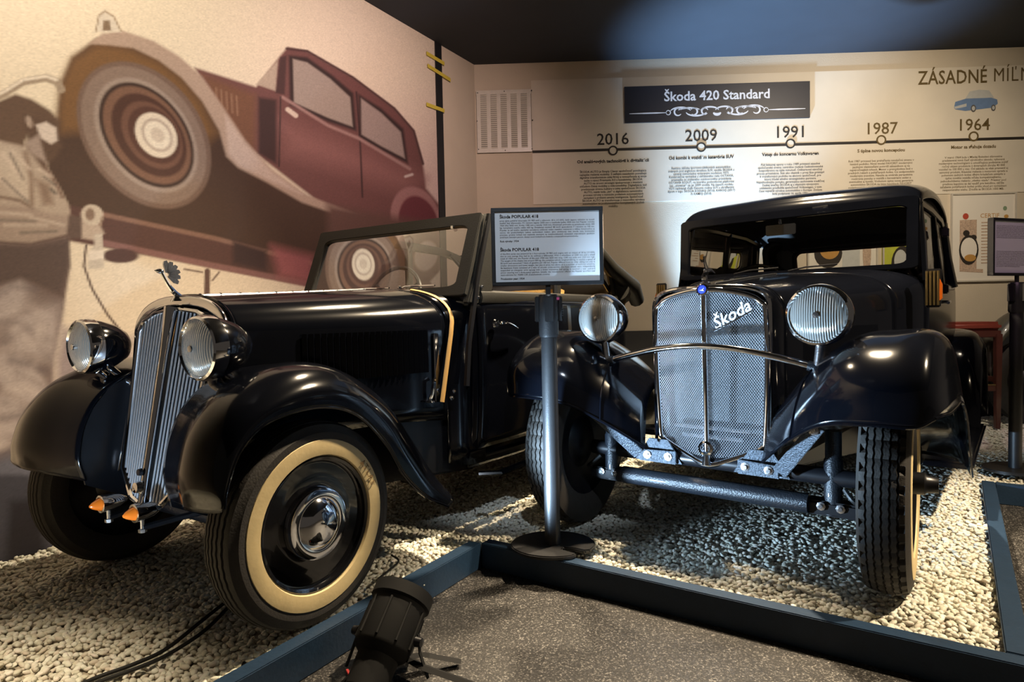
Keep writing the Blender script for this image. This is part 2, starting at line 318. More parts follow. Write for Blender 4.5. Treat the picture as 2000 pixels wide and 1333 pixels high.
#PART2
# ------------------------------------------------------------------ printed mural on the left wall
def paint(X, Y):
    """sepia photograph print: colours by photograph position, drawn with soft polygons and ellipses"""
    n = X.size; C = np.zeros((n, 3))
    def lay(mask, col): 
        m = np.clip(mask, 0, 1)[:, None]; C[:] = C*(1-m) + np.array(col)*m
    def pmask(pts, soft=2.0):
        P = np.array(pts, float); ins = np.zeros(n, bool); dist = np.full(n, 1e9)
        for i in range(len(P)):
            (x1, y1), (x2, y2) = P[i], P[(i+1) % len(P)]
            if y1 != y2:
                c = ((y1 > Y) != (y2 > Y)) & (X < (x2-x1)*(Y-y1)/(y2-y1) + x1); ins ^= c
            L2 = (x2-x1)**2 + (y2-y1)**2 + 1e-9; t = np.clip(((X-x1)*(x2-x1) + (Y-y1)*(y2-y1))/L2, 0, 1)
            dist = np.minimum(dist, np.hypot(X-x1-t*(x2-x1), Y-y1-t*(y2-y1)))
        return np.where(ins, .5 + dist/(2*soft), .5 - dist/(2*soft))
    def lmask(pts, w, soft=1.5):
        dist = np.full(n, 1e9)
        for (x1, y1), (x2, y2) in zip(pts[:-1], pts[1:]):
            L2 = (x2-x1)**2 + (y2-y1)**2 + 1e-9; t = np.clip(((X-x1)*(x2-x1) + (Y-y1)*(y2-y1))/L2, 0, 1)
            dist = np.minimum(dist, np.hypot(X-x1-t*(x2-x1), Y-y1-t*(y2-y1)))
        return .5 + (w/2 - dist)/(2*soft)
    def emask(cx, cy, a, bb, ang, soft=2.0):
        c, s = math.cos(ang), math.sin(ang); u = (X-cx)*c + (Y-cy)*s; v = -(X-cx)*s + (Y-cy)*c
        r = np.sqrt((u/a)**2 + (v/bb)**2); return .5 + (1-r)*min(a, bb)/(2*soft)
    base = np.array([.70, .62, .50]); low = np.array([.58, .50, .42]); pk = np.array([.60, .46, .42])
    t = np.clip((Y-250)/500, 0, 1)[:, None]; C[:] = base*(1-t) + low*t
    t = (np.clip((X-650)/220, 0, 1)*np.clip((Y-150)/200, 0, 1))[:, None]; C[:] = C*(1-t) + pk*t
    # underside and chassis mass
    lay(pmask([(118, 165), (140, 112), (190, 75), (240, 66), (330, 110), (395, 165), (450, 250), (480, 320), (600, 385), (745, 440), (835, 410), (860, 440), (860, 560), (640, 560), (300, 470), (205, 450), (150, 430), (90, 330), (112, 230)], 5), (.085, .045, .028))
    lay(pmask([(118, 165), (140, 115), (190, 84), (250, 92), (310, 118), (355, 152), (395, 200), (425, 260), (380, 300), (250, 250), (120, 260), (112, 230)], 14), (.21, .115, .045))
    # body
    lay(pmask([(380, 132), (500, 170), (548, 108), (562, 92), (600, 100), (690, 152), (770, 212), (808, 256), (826, 320), (832, 368), (858, 400), (856, 440), (800, 440), (745, 440), (640, 408), (545, 335), (480, 285), (420, 200)], 3), (.185, .085, .078))
    lay(pmask([(545, 235), (690, 285), (800, 330), (826, 350), (800, 385), (700, 345), (560, 300)], 22), (.27, .135, .125))
    lay(pmask([(395, 145), (500, 185), (498, 300), (470, 290), (425, 210)], 8), (.20, .10, .06))
    lay(pmask([(505, 190), (540, 195), (540, 320), (505, 300)], 4), (.065, .03, .028))
    for i in range(5): lay(lmask([(422+i*10, 172+i*4), (424+i*10, 205+i*5)], 3.5), (.30, .18, .12))
    lay(lmask([(560, 95), (600, 100), (690, 152), (770, 212), (808, 256), (826, 320)], 5), (.10, .045, .042))
    lay(pmask([(547, 112), (560, 108), (556, 185), (538, 182)], 2), (.09, .042, .04))
    lay(pmask([(543, 118), (500, 165), (538, 178)], 2), (.46, .38, .31))
    lay(pmask([(564, 108), (600, 112), (650, 148), (690, 182), (696, 256), (640, 238), (566, 206)], 3), (.05, .024, .022))
    lay(pmask([(572, 115), (600, 122), (645, 154), (684, 190), (689, 248), (640, 230), (574, 200)], 2), (.37, .31, .27))
    lay(pmask([(700, 184), (745, 212), (788, 252), (797, 320), (745, 294), (702, 270)], 3), (.05, .024, .022))
    lay(pmask([(705, 192), (745, 221), (783, 258), (791, 310), (745, 286), (706, 263)], 2), (.36, .29, .26))
    lay(lmask([(696, 180), (703, 270), (708, 385)], 3), (.05, .022, .022))
    lay(lmask([(552, 190), (640, 245), (700, 270), (800, 330)], 6, 2), (.36, .23, .21))
    lay(lmask([(548, 190), (545, 325)], 2.5), (.04, .02, .02))
    lay(lmask([(562, 214), (578, 226)], 9), (.62, .52, .44)); lay(lmask([(792, 345), (805, 341)], 5), (.55, .46, .42))
    # rear fender
    lay(emask(812, 430, 48, 66, -.25), (.36, .20, .19)); lay(emask(818, 440, 38, 58, -.25), (.17, .045, .055))
    # front fender sweep and running board
    lay(pmask([(172, 86), (200, 66), (240, 60), (300, 80), (350, 110), (395, 150), (440, 215), (480, 275), (530, 330), (600, 382), (745, 436), (735, 446), (590, 396), (520, 356), (465, 328), (442, 306), (428, 255), (395, 198), (355, 152), (310, 118), (260, 94), (210, 88)], 3), (.43, .33, .27))
    lay(pmask([(440, 225), (480, 282), (530, 335), (590, 380), (520, 350), (465, 322), (446, 300)], 4), (.52, .42, .37))
    # wheel
    A = .92
    for (a, bb, col, dx) in ((160, 112, (.20, .135, .105), 0), (150, 103, (.27, .20, .165), 0), (126, 84, (.36, .29, .25), 4), (116, 76, (.06, .03, .02), 5), (108, 70, (.22, .125, .085), 6), (92, 60, (.10, .045, .03), 10), (74, 50, (.19, .10, .07), 16), (62, 44, (.12, .055, .038), 20), (48, 37, (.70, .62, .52), 24), (36, 27, (.48, .40, .34), 26), (30, 22, (.74, .67, .57), 26), (16, 12, (.6, .52, .44), 27)):
        lay(emask(281+dx, 264, a, bb, A), col)
    # hoist beams
    lay(pmask([(130, 400), (205, 415), (640, 520), (640, 566), (205, 484), (130, 470)], 3), (.115, .055, .045))
    lay(lmask([(200, 419), (420, 466), (660, 528)], 9, 2), (.25, .15, .115)); lay(lmask([(200, 474), (420, 520), (640, 562)], 12, 2), (.24, .13, .12))
    lay(emask(235, 500, 36, 14, 0), (.10, .05, .045))
    lay(pmask([(530, 480), (610, 500), (612, 556), (545, 540)], 12), (.34, .13, .135)); lay(pmask([(455, 470), (520, 490), (520, 530), (455, 515)], 6), (.06, .03, .028))
    lay(pmask([(640, 400), (860, 440), (860, 580), (640, 570)], 10), (.15, .08, .065))
    lay(emask(752, 482, 24, 34, 0), (.33, .27, .23)); lay(emask(752, 482, 18, 27, 0), (.17, .11, .09)); lay(emask(752, 482, 12, 19, 0), (.30, .24, .2))
    lay(pmask([(740, 548), (768, 520), (800, 530), (800, 575), (740, 575)], 3), (.48, .42, .34)); lay(emask(832, 500, 22, 30, .3), (.40, .34, .3))
    lay(pmask([(840, 550), (860, 528), (860, 580)], 2), (.55, .5, .42))
    # mast far away
    lay(lmask([(405, 530), (404, 575)], 11), (.13, .075, .06)); lay(lmask([(360, 526), (395, 532)], 3), (.12, .07, .06)); lay(lmask([(415, 548), (428, 532)], 3), (.12, .07, .06))
    # lamp and pipe
    lay(pmask([(186, 62), (192, 30), (203, 21), (220, 30), (236, 62)], 3), (.62, .56, .48)); lay(lmask([(187, 62), (193, 30), (205, 22), (222, 32), (236, 60)], 3), (.36, .28, .2)); lay(pmask([(200, 60), (202, 40), (214, 40), (217, 60)], 2), (.25, .18, .12))
    lay(lmask([(-20, 195), (10, 182), (45, 160), (90, 152), (112, 160), (120, 175)], 15, 2), (.36, .29, .22)); lay(lmask([(-20, 192), (10, 178), (45, 156), (90, 149), (110, 156)], 6, 2), (.68, .61, .52))
    # painter
    lay(pmask([(-30, 265), (20, 268), (62, 285), (92, 325), (122, 375), (137, 410), (137, 450), (118, 474), (-30, 474)], 3), (.40, .33, .275))
    lay(pmask([(-10, 285), (30, 290), (60, 330), (65, 400), (30, 380), (-10, 330)], 12), (.47, .40, .335))
    lay(pmask([(70, 350), (95, 360), (105, 400), (85, 400)], 6), (.25, .18, .14)); lay(lmask([(50, 300), (62, 350), (62, 400)], 8, 5), (.24, .17, .13))
    lay(lmask([(0, 385), (40, 392), (65, 410)], 6, 3), (.2, .14, .11)); lay(lmask([(70, 300), (110, 360), (122, 385)], 6, 3), (.2, .13, .1))
    lay(pmask([(-30, 400), (40, 402), (100, 418), (138, 422), (138, 462), (60, 478), (-30, 474)], 5), (.33, .26, .22)); lay(lmask([(-10, 474), (60, 478), (130, 462)], 7, 3), (.14, .09, .075))
    lay(pmask([(-30, 210), (30, 184), (62, 194), (98, 216), (118, 238), (112, 252), (60, 250), (45, 285), (-30, 268)], 4), (.14, .085, .055))
    lay(pmask([(45, 225), (105, 240), (122, 285), (110, 305), (85, 330), (55, 290)], 6), (.12, .07, .045))
    lay(pmask([(50, 278), (75, 262), (92, 320), (62, 300)], 4), (.34, .27, .235)); lay(emask(57, 238, 6, 12, -.3), (.38, .3, .25))
    lay(pmask([(70, 244), (90, 238), (110, 250), (112, 275), (100, 282), (80, 270)], 3), (.58, .51, .46))
    lay(pmask([(134, 420), (160, 424), (164, 466), (130, 466)], 3), (.13, .085, .07)); lay(pmask([(160, 424), (190, 430), (204, 456), (185, 470), (160, 466)], 3), (.44, .36, .30))
    lay(emask(180, 420, 22, 20, .4), (.50, .43, .36)); lay(emask(176, 419, 9, 12, 0), (.24, .17, .13)); lay(lmask([(196, 440), (200, 425)], 5), (.3, .22, .17))
    lay(pmask([(184, 458), (200, 456), (203, 524), (172, 526), (174, 492), (184, 480)], 2), (.50, .44, .38)); lay(pmask([(174, 490), (203, 488), (203, 506), (173, 508)], 2), (.64, .57, .5))
    lay(lmask([(168, 480), (164, 520), (180, 565), (210, 615), (256, 672)], 4.5), (.10, .06, .05))
    # trousers and ground
    lay(pmask([(-30, 474), (60, 478), (135, 462), (137, 520), (122, 620), (105, 700), (100, 900), (100, 1110), (-30, 1110)], 4), (.14, .095, .085))
    nzv = .5 + .5*np.sin(X*.06 + 3*np.sin(Y*.021) + 2*np.sin(X*.017+Y*.013))
    m = pmask([(-30, 560), (40, 545), (122, 590), (108, 700), (100, 860), (-30, 900)], 12); lay(m*(.25+.75*nzv), (.36, .31, .30))
    lay(pmask([(108, 700), (122, 640), (260, 660), (260, 800), (105, 800)], 12)*.9, (.30, .25, .26))
    lay(pmask([(-30, 900), (100, 860), (300, 780), (300, 1110), (-30, 1110)], 18), (.12, .12, .155)); lay(pmask([(20, 980), (75, 975), (90, 1110), (10, 1110)], 10), (.055, .05, .065)); lay(pmask([(95, 960), (130, 950), (130, 1060), (100, 1070)], 8), (.17, .18, .24))
    for i, (x0, y0, x1, y1, w_, cc) in enumerate(((5, 300, 40, 345, 7, .55), (20, 292, 58, 330, 6, .52), (-5, 345, 50, 385, 8, .5), (75, 330, 100, 345, 5, .5), (-10, 415, 60, 420, 7, .46), (10, 440, 90, 440, 7, .44), (60, 425, 125, 440, 6, .46), (20, 300, 45, 350, 4, .16), (5, 350, 55, 395, 4, .15), (-10, 430, 70, 432, 4, .17), (85, 345, 108, 362, 3, .12), (100, 370, 108, 378, 5, .07), (40, 455, 110, 452, 4, .16))):
        lay(.8*lmask([(x0, y0), (x1, y1)], w_, 3), (cc, cc*.84, cc*.72))
    lay(.9*pmask([(-30, 478), (60, 482), (134, 470), (136, 520), (118, 575), (40, 545), (-30, 565)], 6), (.105, .07, .062))
    for i in range(16):
        y0 = 590 + i*19; lay((.3 + .3*((i*5) % 3 == 0))*lmask([(-20 + (i*37) % 60, y0), (25 + (i*29) % 45, y0 - 30 + (i*17) % 61), (70 + (i*13) % 30, y0 - 25 + (i*31) % 70)], 6 + (i*7) % 11, 8), (.46, .40, .38) if i % 2 else (.13, .10, .105))
    C[:] = np.clip(C, 0, 1)**1.22*1.04
    C[:] *= (1 + np.random.normal(0, .05, n))[:, None]
    return np.clip(C, 0, 1)
M0 = -2.3; strip0 = lw(853, 260); M1 = (Vector((strip0.x, strip0.y, 0)) - LP).dot(LDIR)
NX, NZ = 640, 560; z0, z1 = -.02, CEIL - .002
sv = np.linspace(M0, M1, NX); zv = np.linspace(z0, z1, NZ); SS, ZZ = np.meshgrid(sv, zv)
off = .004
PX = LP.x + LDIR.x*SS + LN.x*off; PY = LP.y + LDIR.y*SS + LN.y*off
dx, dy, dz = PX, PY, ZZ - H; cp, sp = math.cos(PITCH), math.sin(PITCH)
yy = np.maximum(dy*cp - dz*sp, .3); zz = dy*sp + dz*cp; u, v = F*dx/yy, -F*zz/yy
c_, s_ = math.cos(ROLL), math.sin(ROLL)
colr = paint((1000 + c_*u + s_*v).ravel(), (666.5 - s_*u + c_*v).ravel())
verts = np.stack([PX.ravel(), PY.ravel(), ZZ.ravel()], 1)
ii = np.arange(NX*NZ).reshape(NZ, NX); quads = np.stack([ii[:-1, :-1], ii[:-1, 1:], ii[1:, 1:], ii[1:, :-1]], -1).reshape(-1, 4)
me = bpy.data.meshes.new('mural'); me.vertices.add(len(verts)); me.vertices.foreach_set('co', verts.ravel())
me.loops.add(quads.size); me.loops.foreach_set('vertex_index', quads.ravel()); me.polygons.add(len(quads))
me.polygons.foreach_set('loop_start', np.arange(0, quads.size, 4)); me.update(calc_edges=True); me.validate()
at = me.color_attributes.new('print', 'FLOAT_COLOR', 'POINT'); at.data.foreach_set('color', np.concatenate([colr, np.ones((len(colr), 1))], 1).ravel().astype(np.float32))
mm = bpy.data.materials.new('mural_print'); mm.use_nodes = True; nt = mm.node_tree
an = nt.nodes.new('ShaderNodeAttribute'); an.attribute_name = 'print'; nt.links.new(an.outputs['Color'], nt.nodes['Principled BSDF'].inputs['Base Color'])
nt.nodes['Principled BSDF'].inputs['Roughness'].default_value = .75
me.materials.append(mm); mural = bpy.data.objects.new('mural_print', me); COL.objects.link(mural)
tag(mural, 'large sepia photo mural of a painter spraying an old car', 'mural')
# strip and tapes
b = MB(); p0 = lw(852, 260); p1 = lw(864, 260); a0 = Vector((p0.x, p0.y, 0)); a1 = Vector((p1.x, p1.y, 0))
b.hexa([a0 + Z*FZ, a1 + Z*FZ, a1 + LN*.012 + Z*FZ, a0 + LN*.012 + Z*FZ], [a0 + Z*CEIL, a1 + Z*CEIL, a1 + LN*.012 + Z*CEIL, a0 + LN*.012 + Z*CEIL])
tag(b.build('trim_2', strip_m, smooth=False), 'black vertical strip at the edge of the mural', kind='structure')
tape_m = mat('yellow_tape', (.62, .50, .06), .5)
for i, (q, lab) in enumerate((((833, 100, 868, 121), 'uppermost strip of yellow tape across the black wall strip'), ((835, 124, 880, 153), 'longest, sagging strip of yellow tape across the black wall strip'), ((833, 200, 868, 213), 'lowest, faded strip of yellow tape across the black wall strip'))):
    A_, B_ = lw(q[0], q[1], .014), lw(q[2], q[3], .014); dd = Vector((0, 0, -.028))
    b = MB(); b.hexa([A_, B_, B_ + dd, A_ + dd], [A_ + LN*.001, B_ + LN*.001, B_ + dd + LN*.001, A_ + dd + LN*.001])
    tag(b.build('tape_strip', tape_m, smooth=False), lab, 'tape')
# ================================================================== BACK WALL THINGS
def uz(p): return (Vector((p.x, p.y, 0)) - corner).dot(BDIR), p.z
def wp(u, z, off=0.): return corner + BDIR*u + BN*off + Z*z
def wbox(b, u0, u1, z0, z1, o0, o1):
    return b.hexa([wp(u0, z0, o1), wp(u1, z0, o1), wp(u1, z0, o0), wp(u0, z0, o0)], [wp(u0, z1, o1), wp(u1, z1, o1), wp(u1, z1, o0), wp(u0, z1, o0)])
def wtext(name, body, px, py, size, m, parent, off, **kw):
    o = text(name, body, size, m, None, **kw); u_, z_ = uz(bw(px, py))
    place(o, wp(u_, z_, off), BDIR, Z); o.parent = parent; return o
INK = mat('brown_black_ink', (.025, .018, .012), .7); GOLD = mat('olive_gold_ink', (.13, .085, .025), .7)
panel_m = mat('timeline_print', (.74, .66, .53), .6, 0, 0, .12, 3)
ul, zt = uz(bw(1037, 158)); _, zb = uz(bw(1041, 400))
pan = empty('timeline_panel', wp(ul, zb, .0))
pan.location = (0, 0, 0)
b = MB(); wbox(b, ul, ul + 4.3, zb, zt, .0008, .006); b.build('board', panel_m, pan, smooth=False)
tag(pan, 'wide beige timeline panel with years and paragraphs on the back wall', 'wall panel')
u0, zl = ul, 0; _, zl = uz(bw(1543, 283))
b = MB(); wbox(b, u0, u0 + 4.3, zl - .011, zl + .011, .006, .0075); b.build('timeline_rule', INK, pan, smooth=False)
paras = {
 'a': ('2016', 1197, 'Od analógových technológií k digitalizácii', 'ŠKODA AUTO je Simply Clever spoločnosť ponúkajúca najlepšie riešenia mobility. S veľkým nasadením pomáhajú digitálne transformácie celej firmy a vystupňovala aj svoje úsilie v rámci Priemyslu 4.0 a konektivity. ŠKODA AUTO na úrovni stratégie spolupracuje s mestami ohľadom čistej mobility a mikromobility. Digitalizácia tiež predstavuje zmenu kultúry v celej spoločnosti ŠKODA AUTO, nejde teda „len“ o digitalizáciu samotného procesu výroby s rastúcim podielom automatických zariadení s prvkami umelej inteligencie. Spoločnosť ŠKODA AUTO sa transformuje z masového výrobcu automobilov na poskytovateľov komplexných služieb mobility.'),
 'b': ('2009', 1369, 'Od kombi k vozidlám kategórie SUV', 'Rastúcu obľubu športovo-úžitkových automobilov, známych pod anglickou skratkou SUV, využila ŠKODA s uznaný mimoriadne vydareným modelom YETI. Konštrukčne vychádzal z obľúbeného radu OCTAVIA, presnejšie zo zvýšeného outdoorového prevedenia OCTAVIA SCOUT, na ktorého podvozkovej platforme tzv. „snowcar“ na jar 2009 vznikla. Na úspech modelu YETI nadviazali ďalší členovia rodiny SUV s okrídleným šípom v logu: ŠKODA KODIAQ (2016), KAROQ (2017) či KAMIQ (2018).'),
 'c': ('1991', 1543, 'Vstup do koncernu Volkswagen', 'Pád železnej opony v roku 1989 priniesol zásadné spoločenské zmeny, centrálne riadené československé hospodárstvo na stále minulosť. Odštartoval náročný proces privatizácie. Štát ako vlastník v prvej fáze pristúpil k transformácii podniku na akciovú spoločnosť, pre ktorú hľadal silného strategického partnera. Najvýhodnejšiu ponuku, garantujúcu zachovanie tradičnej českej značky ŠKODA aj s vlastným vývojovým oddelením predložila spoločnosť Volkswagen, v tom čase najväčší výrobca automobilov v Európe. Zmluva bola podpísaná 16. apríla 1991.'),
 'd': ('1987', 1720, 'S úplne novou koncepciou', 'Rok 1987 priniesol bez preháňania revolučnú zmenu v histórii podniku. Nový model FAVORIT modernými jazdnými vlastnosťami potvrdil zákazníkom aj na najnáročnejších trhoch. Motor s prevodovkou boli v predných rukách a poháňaných kolies. Čo zodpovedalo moderným trendom. Navyše sa otvárala perspektíva rozšírenia ponuky o vozidlá s karosériami sedan a eventuálne aj kombi. Vrcholom úplne novej generácie automobilov ŠKODA na báze hatchback FAVORIT nasledovaný kombi FORMAN a úžitkovým prevedením PICK-UP.'),
 'e': ('1964', 1900, 'Motor sa sťahuje dozadu', 'V marci 1964 bola v Mladej Boleslavi slávnostne predstavená nová časť výrobného závodu, vybavená modernými technológiami a umožňujúca podstatne zvýšiť ročný objem produkcie z doterajších zhruba 40 000 vozidiel na 100 000 a viac. Od základu sa však premenil aj samotný produkt. Klasické riešenie s motorom vpredu a pohonom zadných kolies dlhým hriadeľom ustúpilo z úplne nového vozidla vďaka kompaktnejšiemu, jednoduchšiemu riešeniu „všetko vzadu“. Priestor pod prednou kapotou sa dal využiť pre batožinu, väčšie zaťaženie poháňaných kolies prišlo vhod pri vychádzaní nespevneného svahu. Zrodila sa ŠKODA 1000 MB.')}
for k, (yr, px, hd, body) in paras.items():
    py = 301 - (px - 1041)*.0395; ink = GOLD if px > 1600 else INK
    wtext('year_lettering', yr, px, py - 12, .135, ink, pan, .0075, align='CENTER', bold=.001)
    uc, zc = uz(bw(px, py)); b = MB(); b.lathe([(.028, .0), (.040, .0), (.040, .004), (.028, .004)], wp(uc, zc, .0076), BN, 32); b.build('timeline_ring', ink, pan)
    b = MB(); b.lathe([(.0, .001), (.028, .001)], wp(uc, zc, .0078), BN, 32); b.build('ring_centre', panel_m, pan, smooth=False)
    wtext('heading_lettering', hd, px, py + 23, .036, ink, pan, .0075, align='CENTER', bold=.0012)
    o = text('paragraph_lettering', body, .0240, ink, None, align='CENTER', width=.56, bold=.0002, line=1.0); uc, zc = uz(bw(px, py + 42))
    place(o, wp(uc - .28, zc, .0075), BDIR, Z); o.parent = pan
wtext('title_lettering', 'ZÁSADNÉ', 1792, 166, .155, GOLD, pan, .0075, bold=.0020, spacing=1.04, xs=.78)
wtext('title_lettering', 'MÍĽNIKY', 1938, 160, .155, GOLD, pan, .0075, spacing=1.10, xs=.80)
# small printed blue car above 1964
u0, z0 = uz(bw(1862, 218)); U = lambda x, y: (u0 + x, z0 + y)
def flat(pts, name, m, off, parent):
    b = MB(); b.prism([(p[0], p[1]) for p in pts], wp(0, 0, off), BDIR, Z, .0008); return b.build(name, m, parent, smooth=False)
BLUEC = mat('blue_car_print', (.16, .25, .42), .6); PALE = mat('pale_print', (.55, .55, .52), .6); GREYP = mat('grey_print', (.12, .11, .10), .6)
flat([U(0, .03), U(.01, .075), U(.10, .10), U(.30, .10), U(.345, .085), U(.35, .05), U(.31, .02), U(.09, .0), U(.01, .015)], 'car_print', BLUEC, .0085, pan)
flat([U(.09, .098), U(.125, .155), U(.2, .168), U(.28, .16), U(.32, .10)], 'car_print', PALE, .0085, pan)
flat([U(0, .035), U(.1, .06), U(.1, .035), U(.01, .018)], 'car_print', PALE, .0092, pan)
for x, r_ in ((.155, .030), (.315, .026)):
    for rr_, m_, of in ((r_, GREYP, .0095), (r_*.6, PALE, .0102)):
        flat([U(x + .7*rr_*math.cos(a*math.pi/8), .018 + rr_*math.sin(a*math.pi/8)) for a in range(16)], 'car_print', m_, of, pan)
# black banner
BAN = mat('banner_black', (.012, .010, .014), .45); BW_ = mat('banner_white', (.72, .70, .70), .5)
ua, za = uz(bw(1219, 177)); ub, zb2 = uz(bw(1580, 231)); _, zta = uz(bw(1580, 160))
ban = empty('name_banner', (0, 0, 0)); tag(ban, 'black banner reading Škoda 420 Standard with white scroll ornament', 'sign')
b = MB(); wbox(b, ua, ub, zb2, zta, .0066, .02); b.build('board', BAN, ban, smooth=False)
um = (ua + ub)/2; zm = (zb2 + zta)/2
o = text('banner_lettering', 'Škoda 420 Standard', .108, BW_, None, align='CENTER', bold=.0022); place(o, wp(um, zm + .02, .0212), BDIR, Z); o.parent = ban
def ribbon(pts, w, name):
    b = MB(); P = [Vector((p[0], p[1], 0)) for p in pts]; L, R_ = [], []
    for i, p in enumerate(P):
        t = (P[min(i+1, len(P)-1)] - P[max(i-1, 0)]).normalized(); nn = Vector((-t.y, t.x, 0)); ww = w*(1 - .6*abs(2*i/(len(P)-1) - 1)**2)
        L.append(p + nn*ww); R_.append(p - nn*ww)
    b.grid([[wp(um + a.x, zm - .075 + a.y, .0213), wp(um + c.x, zm - .075 + c.y, .0213)] for a, c in zip(L, R_)]); b.build(name, BW_, ban, smooth=False)
for s in (-1, 1):
    ribbon([(s*x, .0) for x in (.42, .5, .6, .72)], .006, 'scroll_line')
    ribbon([(s*(.40 + .018*math.cos(a)), .018*math.sin(a)) for a in np.linspace(0, 6.28, 14)], .004, 'scroll_knot')
    for (cx, r_, a0, a1, sq) in ((.30, .085, .3, 2.9, .42), (.17, .085, 3.4, 6.1, .42), (.06, .075, .2, 2.9, .45), (.32, .03, -2.5, 2.6, 1.), (.19, .028, .6, 5.4, 1.), (.10, .026, -2.4, 2.8, 1.), (.23, .10, .5, 2.6, .3)):
        ribbon([(s*(cx + r_*math.cos(a)), sq*r_*math.sin(a) + .004) for a in np.linspace(a0, a1, 18)], .007, 'scroll')
ribbon([(.03*math.cos(a), .02*math.sin(a) - .006) for a in np.linspace(3.3, 6.1, 10)], .012, 'scroll')
# vent grille
ua, za = uz(bw(928, 179)); ub, zb2 = uz(bw(1043, 297)); ua = max(ua, .012); ub = min(ub, ul - .003)
VENT = mat('vent_cream_enamel', (.66, .62, .52), .35); vent = empty('vent_grille', (0, 0, 0)); tag(vent, 'cream slotted ventilation grille in the wall corner', 'vent')
b = MB(); wbox(b, ua, ub, zb2, za, .0, .010)
b.build('backing', mat('vent_shadow', (.05, .045, .04), .8), vent, smooth=False)
W_ = ub - ua; Hh = za - zb2
b = MB(); wbox(b, ua, ub, za - .035, za, .010, .018); wbox(b, ua, ub, zb2, zb2 + .035, .010, .018)
for i in range(6):
    c = ua + .018 + (W_ - .036)*i/5; wbox(b, c - .016, c + .016, zb2 + .035, za - .035, .010, .018)
b.build('frame', VENT, vent, smooth=False)
ns = 26; sl = None
for i in range(5):
    for j in range(ns):
        c0 = ua + .018 + (W_ - .036)*i/5 + .016; c1 = ua + .018 + (W_ - .036)*(i+1)/5 - .016
        zc = zb2 + .035 + (Hh - .07)*(j + .5)/ns
        if sl is None:
            b = MB(); hh = (Hh - .07)/ns*.36; ww = c1 - c0
            b.add([tuple(BDIR*x + Z*z + BN*o_) for x, z, o_ in ((0, -hh, .003), (ww, -hh, .003), (ww, hh, .009), (0, hh, .009))] , [(0, 1, 2, 3)])
            sl = b.build('slat', VENT, vent, smooth=False); o = sl
        else: o = sl.copy(); COL.objects.link(o)
        o.parent = vent; o.location = wp(c0, zc, .008)
for (x, y) in ((933, 183), (985, 180), (1038, 178), (932, 238), (1040, 236), (935, 293), (987, 295), (1039, 292)):
    uu, z_ = uz(bw(x, y)); b = MB(); b.lathe([(.0, .022), (.004, .021), (.005, .017)], wp(uu, z_, 0), BN, 10); b.build('screw', DARK, vent)
# framed posters
FR = mat('pale_frame', (.55, .50, .42), .5); PAPER = mat('poster_paper', (.78, .72, .62), .7, 0, 0, .04, 4); OCH = mat('ochre_print', (.50, .26, .06), .7); RED = mat('red_print', (.45, .06, .03), .7); YG = mat('yellow_green_print', (.50, .52, .05), .7); SPECK = mat('speckled_print', (.50, .36, .26), .7, 0, 0, .6, 90)
def poster(q, label, kind):
    ua, za = uz(bw(q[0], q[1])); ub, zb = uz(bw(q[2], q[3])); r = empty('framed_poster', (0, 0, 0)); tag(r, label, 'poster')
    b = MB(); wbox(b, ua, ub, zb, za, 0, .012); b.build('sheet', PAPER if kind < 2 else YG, r, smooth=False)
    b = MB(); t = .012
    for a in ((ua, ub, za - t, za), (ua, ub, zb, zb + t), (ua, ua + t, zb + t, za - t), (ub - t, ub, zb + t, za - t)): wbox(b, a[0], a[1], a[2], a[3], .0121, .022)
    b.build('frame', FR, r, smooth=False)
    w_, h_ = ub - ua, za - zb; Q = lambda x, y: (ua + x*w_, zb + y*h_)
    ell = lambda x, y, rx, ry, m, of: flat([Q(x + rx*math.cos(a*math.pi/10), y + ry*math.sin(a*math.pi/10)) for a in range(20)], 'print', m, of, r)
    if kind == 0:
        flat([Q(.14, .13), Q(.40, .13), Q(.40, .70), Q(.14, .70)], 'print', SPECK, .0135, r); ell(.23, .74, .045, .035, RED, .0138)
        ell(.28, .36, .15, .17, INK, .0143); ell(.28, .37, .125, .13, PAPER, .0150); ell(.30, .27, .09, .04, OCH, .0156); ell(.24, .55, .05, .035, INK, .0143); ell(.35, .50, .05, .03, INK, .0149)
        flat([Q(.14, .12), Q(.5, .10), Q(.5, .14), Q(.14, .15)], 'print', SPECK, .0140, r)
        for i in range(14): flat([Q(.47, .66 - i*.035), Q(.47 + .1 + .08*((i*7) % 3), .66 - i*.035), Q(.47 + .1 + .08*((i*7) % 3), .672 - i*.035), Q(.47, .672 - i*.035)], 'print', SPECK, .0135, r)
        o = text('poster_lettering', 'CERTIF', .05, OCH, None); place(o, wp(Q(.45, .72)[0], Q(.45, .72)[1], .0137), BDIR, Z); o.parent = r
        ell(.83, .82, .03, .025, GREEN, .0135); ell(.85, .73, .035, .02, OCH, .0135)
    elif kind == 1:
        ell(.3, .5, .2, .2, INK, .0135); ell(.32, .55, .14, .13, OCH, .014); ell(.85, .5, .06, .3, SPECK, .0135); flat([Q(.5, .3), Q(.75, .3), Q(.75, .7), Q(.5, .7)], 'print', PALE, .0135, r)
    else:
        ell(.5, .35, .28, .25, INK, .0135); ell(.45, .4, .16, .15, PALE, .014)
poster((1855, 379, 1981, 549), 'framed certificate with a red dot and dark figure beside the saloon roof', 0)
poster((1575, 425, 1712, 565), 'framed white poster seen through the saloon rear window', 1)
poster((1722, 425, 1800, 565), 'yellow green poster seen through the saloon rear window', 2)

